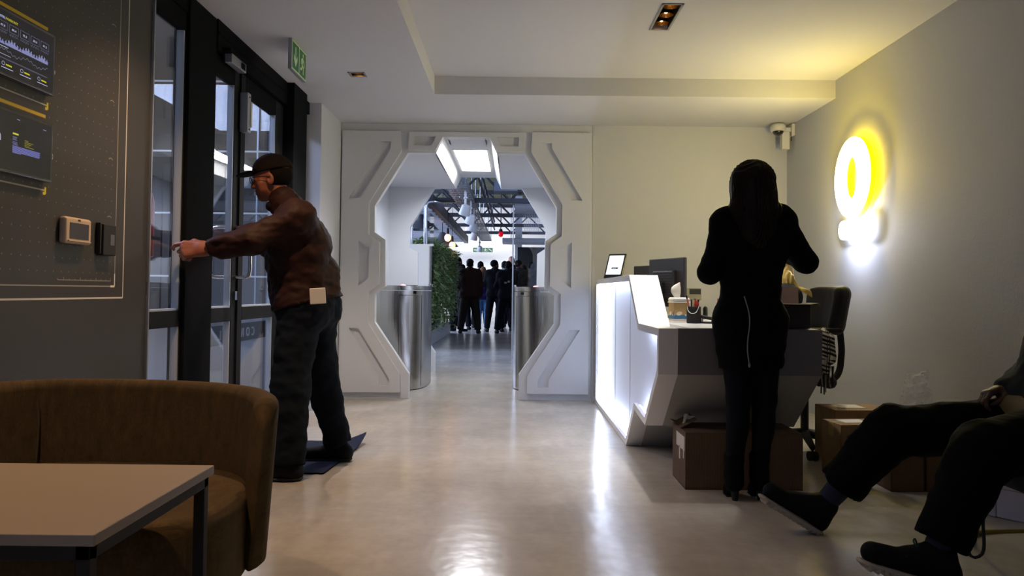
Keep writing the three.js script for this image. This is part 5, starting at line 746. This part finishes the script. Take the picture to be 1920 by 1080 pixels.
// ---------- the hall beyond the portals ----------
const HX0 = -6.2, HX1 = 6.2, HZ = -30;
struct('wall_hall_back', bx(HX0, HX1, 0, 4.6, HZ - 0.15, HZ), mat(0xc9c7c2, 0.8)); struct('wall_hall_left', bx(HX0 - 0.15, HX0, 0, 4.6, HZ, -9.3), mat(0x8d8f90, 0.8)); struct('wall_hall_right', bx(HX1, HX1 + 0.15, 0, 4.6, HZ, -9.3), mat(0x8d8f90, 0.8));
struct('wall_hall_front', [bx(HX0, PC - 1.165, 0, 4.6, -10.02, -9.92), bx(PC + 1.176, HX1, 0, 4.6, -10.02, -9.92), bx(PC - 1.165, PC + 1.176, H + 0.1, 4.6, -10.02, -9.92)], M.wall);
struct('ceiling_hall', bx(HX0, HX1, 4.2, 4.35, HZ, -9.9), mat(0x85868c, 0.8));
{
  const steel = mat(0x3a3c42, 0.55, { metalness: 0.3 }), olive = mat(0x6d6a4a, 0.7), pale = mat(0xb4b6bc, 0.5, { metalness: 0.3 });
  const tl = ['nearest steel roof truss across the hall, cut by the portal top', 'second steel roof truss in the hall, behind the spotlights', 'third steel roof truss in the hall', 'farthest steel roof truss, just before the lit wall'];
  [-15.5, -19, -22.5, -26].forEach((z, i) => {
    const t = thing('roof_truss', tl[i], 'truss', [0, 0, z]), y0 = 2.72 + i * 0.05, y1 = y0 + 0.55;
    mesh('bottom_chord', bx(HX0, HX1, y0, y0 + 0.09, -0.05, 0.05), steel, t); mesh('top_chord', bx(HX0, HX1, y1, y1 + 0.09, -0.05, 0.05), steel, t);
    for (let x = -5.6; x < 5.6; x += 1.1) { mesh('diagonal', rod([x, y0 + 0.05, 0], [x + 0.55, y1 + 0.04, 0], 0.025, 0.025, 6), steel, t); mesh('diagonal', rod([x + 0.55, y1 + 0.04, 0], [x + 1.1, y0 + 0.05, 0], 0.025, 0.025, 6), steel, t); }
  });
  const pl = thing('purlins', 'olive roof purlins with dark edges running across the hall ceiling', 'purlins', [0, 3.75, 0]);
  for (let z = -13; z > -29.5; z -= 1.1) mesh('purlin', bx(HX0 + 0.02, HX1 - 0.02, 0.25, 0.44, z, z + 0.12), olive, pl);
  const d = thing('air_duct', 'pale round air duct running across the hall under the roof', 'duct', [1.6, 2.88, -17.6]);
  mesh('pipe', rod([-1.6, 0, 0], [3.4, 0, 0], 0.16, 0.16, 24), pale, d); for (const x of [-1.2, -0.2, 0.8, 1.8]) mesh('collar', rod([x, 0, 0], [x + 0.05, 0, 0], 0.168, 0.168, 24), M.alu, d); [[-0.9, 0], [0.6, 0], [2.2, 0]].forEach(([x]) => mesh('hanger', rod([x, 0.1, 0], [x, 1.3, 0], 0.008), M.alu, d));
  const d2 = thing('flat_duct', 'grey-blue flat duct across the hall just behind the passage', 'duct', [0.8, 2.66, -13.4]);
  mesh('casing', bx(-1.15, 2.6, 0, 0.17, -0.2, 0.2, 0.01), mat(0x5b616c, 0.5), d2); for (const x of [-0.75, -0.2, 0.6]) mesh('band', bx(x, x + 0.06, -0.01, 0.18, -0.21, 0.21, 0.004), M.dark, d2); [-1, 1.5].forEach((x) => mesh('hanger', rod([x, 0.17, 0], [x, 1.5, 0], 0.01), M.alu, d2));
  const ct = thing('cable_tray', 'perforated cable tray running down the hall above the crowd', 'cable tray', [0, 0, 0]);
  mesh('tray', [...[-1.07, -1.0, -0.93, -0.86].map((x) => bx(x, x + 0.022, 2.72, 2.726, -28, -12.6)), bx(-1.14, -1.132, 2.72, 2.79, -28, -12.6), bx(-0.788, -0.78, 2.72, 2.79, -28, -12.6)], mat(0xa8a49a, 0.4, { metalness: 0.6 }), ct);
  for (let i = 0; i < 50; i++) mesh('rung', bx(-1.14, -0.78, 2.705, 2.72, -12.9 - i * 0.3, -12.85 - i * 0.3), M.alu, ct);
  mesh('hanger', [-12.94, -16.24, -18.44, -20.64, -23.94, -27.24].flatMap((z) => [rod([-1.12, 2.74, z], [-1.12, 3.995, z], 0.012, 0.012, 6), rod([-0.80, 2.74, z], [-0.80, 3.995, z], 0.012, 0.012, 6)]), M.alu, ct);
  const sr = thing('pipe_rail', 'dark twin pipe rail running beside the cable tray in the hall', 'rail', [0, 0, 0]); mesh('pipe', [rod([-0.60, 2.86, -12.2], [-0.60, 2.86, -24], 0.02), rod([-0.60, 3.1, -12.2], [-0.60, 3.1, -24], 0.02), ...Array.from({ length: 12 }, (_, i) => rod([-0.60, 2.86, -12.4 - i], [-0.60, 3.1, -12.4 - i], 0.012)), rod([-0.60, 3.1, -14.04], [-0.60, 3.995, -14.04], 0.012), rod([-0.60, 3.1, -21.74], [-0.60, 3.995, -21.74], 0.012)], steel, sr);
  const fd = thing('flexible_duct', 'crumpled silver flexible duct lying along the cable tray', 'duct', [0, 0, 0]); mesh('hose', sdf([cap([-0.95, 2.9, -12.6], [-0.93, 2.86, -17.5], 0.11, 0.10)], 0.02, 0.02, { disp: (x, y, z) => 0.022 * Math.sin(z * 42) + 0.02 * nz(x * 8, y * 8, z * 5) }), mat(0xb9bcc4, 0.3, { metalness: 0.8 }), fd);
  const spot = (lab, z, x, y) => { const s = thing('spotlight', lab, 'spotlight', [x, y, z], 0, 'white spotlights under the cable tray'); mesh('can', new THREE.LatheGeometry([[0.001, 0.16], [0.06, 0.155], [0.075, 0.14], [0.098, -0.02], [0.088, -0.02], [0.07, 0.1], [0.001, 0.11]].map((p) => new THREE.Vector2(...p)), 24).rotateZ(-0.25).rotateX(0.3), M.whitePlastic, s); mesh('yoke', [rod([0.02, 0.13, 0], [0.02, 2.71 - y, 0], 0.018), ell2(0.02, 0.27, 0, 0.035, 0.025, 0.035)], M.whitePlastic, s); return s; };
  spot('largest white can spotlight, first under the cable tray', -13.6, -0.86, 2.32); spot('second white can spotlight under the cable tray', -15.0, -0.85, 2.29); spot('third white can spotlight under the cable tray', -16.4, -0.86, 2.26); spot('small white can spotlight, fourth under the cable tray', -18.8, -0.97, 2.24); spot('farthest white can spotlight, just above the green exit sign', -26, -1.15, 2.32);
  const al = thing('alarm_light', 'round red alarm light hanging under the hall roof', 'alarm', [-0.33, 2.38, -19.2]); mesh('lens', ell2(0, 0, 0, 0.06, 0.07, 0.06), phys(0xd01020, 0.2, { emissive: 0xff1020, emissiveIntensity: 0.3 }), al); mesh('base', [rod([0, 0.06, 0], [0, 0.12, 0], 0.05, 0.04), rod([0, 0.12, 0], [0, 1.82, 0], 0.012)], M.dark, al);
  const ex = thing('exit_sign', 'green hanging exit sign with arrow and figures above the crowd', 'exit sign', [-1.13, 2.49, -28.8]);
  const exT = canvasTex(512, 128, (c, W, h) => { c.fillStyle = '#0d6a4a'; c.fillRect(0, 0, W, h); c.fillStyle = c.strokeStyle = '#e6f5ee'; c.lineWidth = 4; c.strokeRect(3, 3, 506, 122); for (const x of [130, 256, 382]) c.fillRect(x - 2, 0, 4, h); arrow(c, 66, 64, 1.15, Math.PI / 2); runner(c, 196, 66, 1.1); c.save(); c.translate(318, 66); c.scale(-1, 1); runner(c, 0, 0, 1.1); c.restore(); c.lineWidth = 18; c.beginPath(); c.moveTo(402, 30); c.lineTo(492, 98); c.stroke(); });
  mesh('casing', bx(-0.37, 0.37, -0.09, 0.09, -0.03, 0.028, 0.006), M.whitePlastic, ex); mesh('face', new THREE.PlaneGeometry(0.72, 0.17).translate(0, 0, 0.03), new THREE.MeshStandardMaterial({ color: 0x222222, emissive: 0xffffff, emissiveMap: exT, emissiveIntensity: 0.55 }), ex); mesh('hanger', rod([-0.2, 0.09, 0], [-0.2, 1.76, 0], 0.008), M.alu, ex); mesh('hanger', rod([0.2, 0.09, 0], [0.2, 1.76, 0], 0.008), M.alu, ex);
  const fl = thing('strip_light', 'bright white strip light to the left of the hall exit sign', 'strip light', [-1.72, 2.46, -28.2]); mesh('tube', bx(-0.27, 0.2, -0.04, 0.04, -0.04, 0.04, 0.02), glow(0xffffff, 4), fl); mesh('casing', [bx(-0.3, 0.23, 0.05, 0.09, -0.07, 0.07, 0.01), rod([0, 0.09, 0], [0, 1.78, 0], 0.01)], M.whitePlastic, fl);
  areaLight('strip_glow', WHITE, 14, 0.45, 0.08, [-1.75, 2.45, -28.14], [-1.75, 2.0, -24]);
  [['left glowing filament pendant bulb above the plant wall', -1.42, 1.0 + 0.0667 * 17 * 1.0, -17], ['right glowing filament pendant bulb above the plant wall', -1.36, 1.0 + 0.0573 * 17.5, -17.5]].forEach(([lab, x, y, z]) => { const p = thing('pendant_lamp', lab, 'pendant lamp', [x, y, z], 0); mesh('bulb', new THREE.SphereGeometry(0.07, 20, 14).scale(1, 1.15, 1), glow(0xff9a5c, 3.2), p); mesh('holder', rod([0, 0.075, 0], [0, 0.2, 0], 0.03, 0.024), M.black, p); mesh('cord', rod([0, 0.2, 0], [0, 4.2 - y, 0], 0.005, 0.005, 6), M.black, p); const l = new THREE.PointLight(0xffb080, 0.06); l.name = 'pendant_glow'; l.position.set(x, y, z); scene.add(l); });
  [['wide grey metal pendant shade over the plant wall', -1.62, 2.0, -17.95, 0.36], ['grey metal pendant shade behind the left handrails', -1.86, 2.22, -16, 0.34]].forEach(([lab, x, y, z, r]) => { const p = thing('pendant_lamp', lab, 'pendant lamp', [x, y, z]); mesh('shade', new THREE.LatheGeometry([[r, 0], [r * 0.98, 0.015], [r * 0.7, 0.12], [r * 0.3, 0.2], [r * 0.2, 0.3], [r * 0.12, 0.32], [r * 0.18, 0.3], [r * 0.28, 0.19], [r * 0.68, 0.11], [r, 0]].map((q) => new THREE.Vector2(...q)), 32), mat(0x77797e, 0.35, { metalness: 0.7 }), p); mesh('cord', rod([0, 0.3, 0], [0, 4.2 - y, 0], 0.008, 0.008, 6), M.black, p); });
  const sl = thing('slatted_ceiling', 'suspended rows of pale slats at the left of the hall', 'slats', [0, 0, 0]); for (let i = 0; i < 16; i++) mesh('slat', bx(-3.6, -1.58, 2.52, 2.60, -15.2 - i * 0.62, -15.12 - i * 0.62 - 0.2), pale, sl); mesh('beam', [bx(-1.62, -1.5, 2.56, 2.78, -26, -14.6), bx(-3.6, -3.5, 2.6, 2.75, -26, -14.6)], steel, sl);
  const bt = thing('wire_basket_tray', 'grey wire mesh panel hanging under the duct at the right', 'mesh panel', [0.33, 2.42, -16.0]); mesh('wire', [...Array.from({ length: 9 }, (_, i) => rod([-0.14 + i * 0.035, -0.22, 0], [-0.10 + i * 0.035, 0.22, 0], 0.004, 0.004, 5)), ...Array.from({ length: 9 }, (_, i) => rod([-0.16, -0.2 + i * 0.05, 0], [0.2, -0.2 + i * 0.05, 0], 0.004, 0.004, 5))], M.alu, bt); mesh('hanger', rod([-0.1, 0.22, 0], [-0.1, 1.78, 0], 0.006), M.alu, bt); mesh('hanger', rod([0.15, 0.22, 0], [0.15, 1.78, 0], 0.006), M.alu, bt);
  const tv = thing('television', 'large dark television on the right of the hall above the crowd', 'television', [0.72, 1.98, -24]); mesh('panel', bx(-0.62, 0.62, -0.36, 0.36, -0.03, 0.03, 0.01), M.black, tv); mesh('stand', [rod([0, -1.98, -0.05], [0, 0, -0.05], 0.04), bx(-0.4, 0.4, -1.98, -1.95, -0.3, 0.2)], M.dark, tv); mesh('speaker_bar', bx(-0.2, 0.62, -0.52, -0.40, -0.03, 0.05, 0.01), M.dark, tv);
  const cv = thing('canopy', 'pale flat canopy edge above the television in the hall', 'canopy', [0.9, 2.42, -23.5]); mesh('board', bx(-1.25, 1.4, 0, 0.12, -0.6, 0.6, 0.02), mat(0xb7bbc0, 0.6), cv); [-1, 1].forEach((x) => mesh('hanger', rod([x, 0.12, 0], [x, 1.78, 0], 0.01), M.alu, cv));
  struct('column_hall', bx(0.02, 0.24, 0, 4.2, -25.2, -25), mat(0xb0b4b6, 0.6));
  struct('glass_screen_hall', bx(-0.012, 1.0, 0, 2.3, -12.0, -11.985), M.glass);
  struct('trim_screen', [bx(-0.03, -0.01, 0, 2.3, -12.01, -11.975)], M.bead);
  // low white wall with handrails behind the left turnstile
  struct('wall_low', ext([[-1.62, 0], [-1.62, 1.62], [-1.10, 1.62], [-1.10, 0]], 0.1).translate(0, 0, -10.7), M.whitePlastic);
  const hr = thing('handrail', 'pair of curved stainless handrails on the low white wall', 'handrail', [0, 0, -10.65]); mesh('tube', tube([[-1.45, 1.62, 0], [-1.45, 1.88, 0], [-1.43, 1.92, 0], [-1.40, 1.93, 0], [-1.37, 1.9, 0], [-1.365, 1.86, 0], [-1.365, 1.62, 0]], 0.012, 50, 10), M.chrome, hr); mesh('tube', tube([[-1.17, 1.62, 0], [-1.17, 2.15, 0], [-1.15, 2.18, 0], [-1.1, 2.19, 0], [-0.9, 2.19, -0.6]], 0.013, 50, 10), M.chrome, hr);
  mesh('post', rod([-1.2, 1.62, -0.03], [-1.2, 2.3, -0.03], 0.012), M.chrome, hr);
}
// living plant wall along the left of the hall
{
  const t = thing('plant_wall', 'green living plant wall growing from a white planter in the hall', 'plant wall', [0, 0, 0]);
  mesh('planter', bx(-1.85, -1.50, 0, 0.28, -19.0, -13.9, 0.01), M.whitePlastic, t); mesh('backing', bx(-1.80, -1.72, 0.25, 1.85, -18.9, -13.95), mat(0x11160c, 0.9), t);
  const leaf = new THREE.Shape(); leaf.moveTo(0, 0); leaf.quadraticCurveTo(0.022, 0.03, 0, 0.085); leaf.quadraticCurveTo(-0.022, 0.03, 0, 0); const lg = new THREE.ShapeGeometry(leaf, 4); { const p = lg.attributes.position; for (let i = 0; i < p.count; i++) p.setZ(i, -0.25 * Math.abs(p.getX(i)) + 2.2 * p.getY(i) ** 2); lg.computeVertexNormals(); }
  const lm = phys(0xffffff, 0.6, { transmission: 0.25, thickness: 0, side: THREE.DoubleSide }), n = 9000, im = new THREE.InstancedMesh(lg, lm, n), m4 = new THREE.Matrix4(), qn = new THREE.Quaternion(), col = new THREE.Color();
  for (let i = 0; i < n; i++) {
    const front_ = rnd() < 0.22, z = front_ ? -13.92 + rnd(-0.02, 0.12) : -13.9 - 5.0 * rnd(), y = 0.2 + 1.68 * Math.sqrt(rnd()), b = 0.14 + 0.1 * nz(z * 1.6, y * 2.2, 3) + 0.06 * nz(z * 5, y * 5, 1), x = front_ ? rnd(-1.8, -1.45 + b * 0.4) : -1.74 + (0.15 + b) * Math.sqrt(rnd()) + 0.12;
    qn.setFromEuler(new THREE.Euler(rnd(0.6, 2.4), rnd(0, 6.3), rnd(-0.9, 0.9), 'YXZ')); const s = rnd(0.8, 1.9); m4.compose(V(x, y, z), qn, V(s, s, s)); im.setMatrixAt(i, m4); col.setHSL(0.25 + rnd(-0.05, 0.03), 0.5, rnd(0.10, 0.30)); im.setColorAt(i, col);
  }
  im.name = 'foliage'; im.userData = { kind: 'stuff' }; im.castShadow = im.receiveShadow = true; t.add(im);
  mesh('trailing_stem', Array.from({ length: 14 }, () => { const z = -13.85 + rnd(-0.1, 0.05), x = rnd(-1.75, -1.45), y = rnd(0.9, 1.9); return tube([[x, y, z], [x + rnd(-0.05, 0.08), y - 0.3, z + 0.1], [x + rnd(-0.05, 0.08), y - 0.7, z + 0.12]], 0.004, 14, 5); }), mat(0x23300f, 0.8), t);
}

renderer.render(scene, camera);
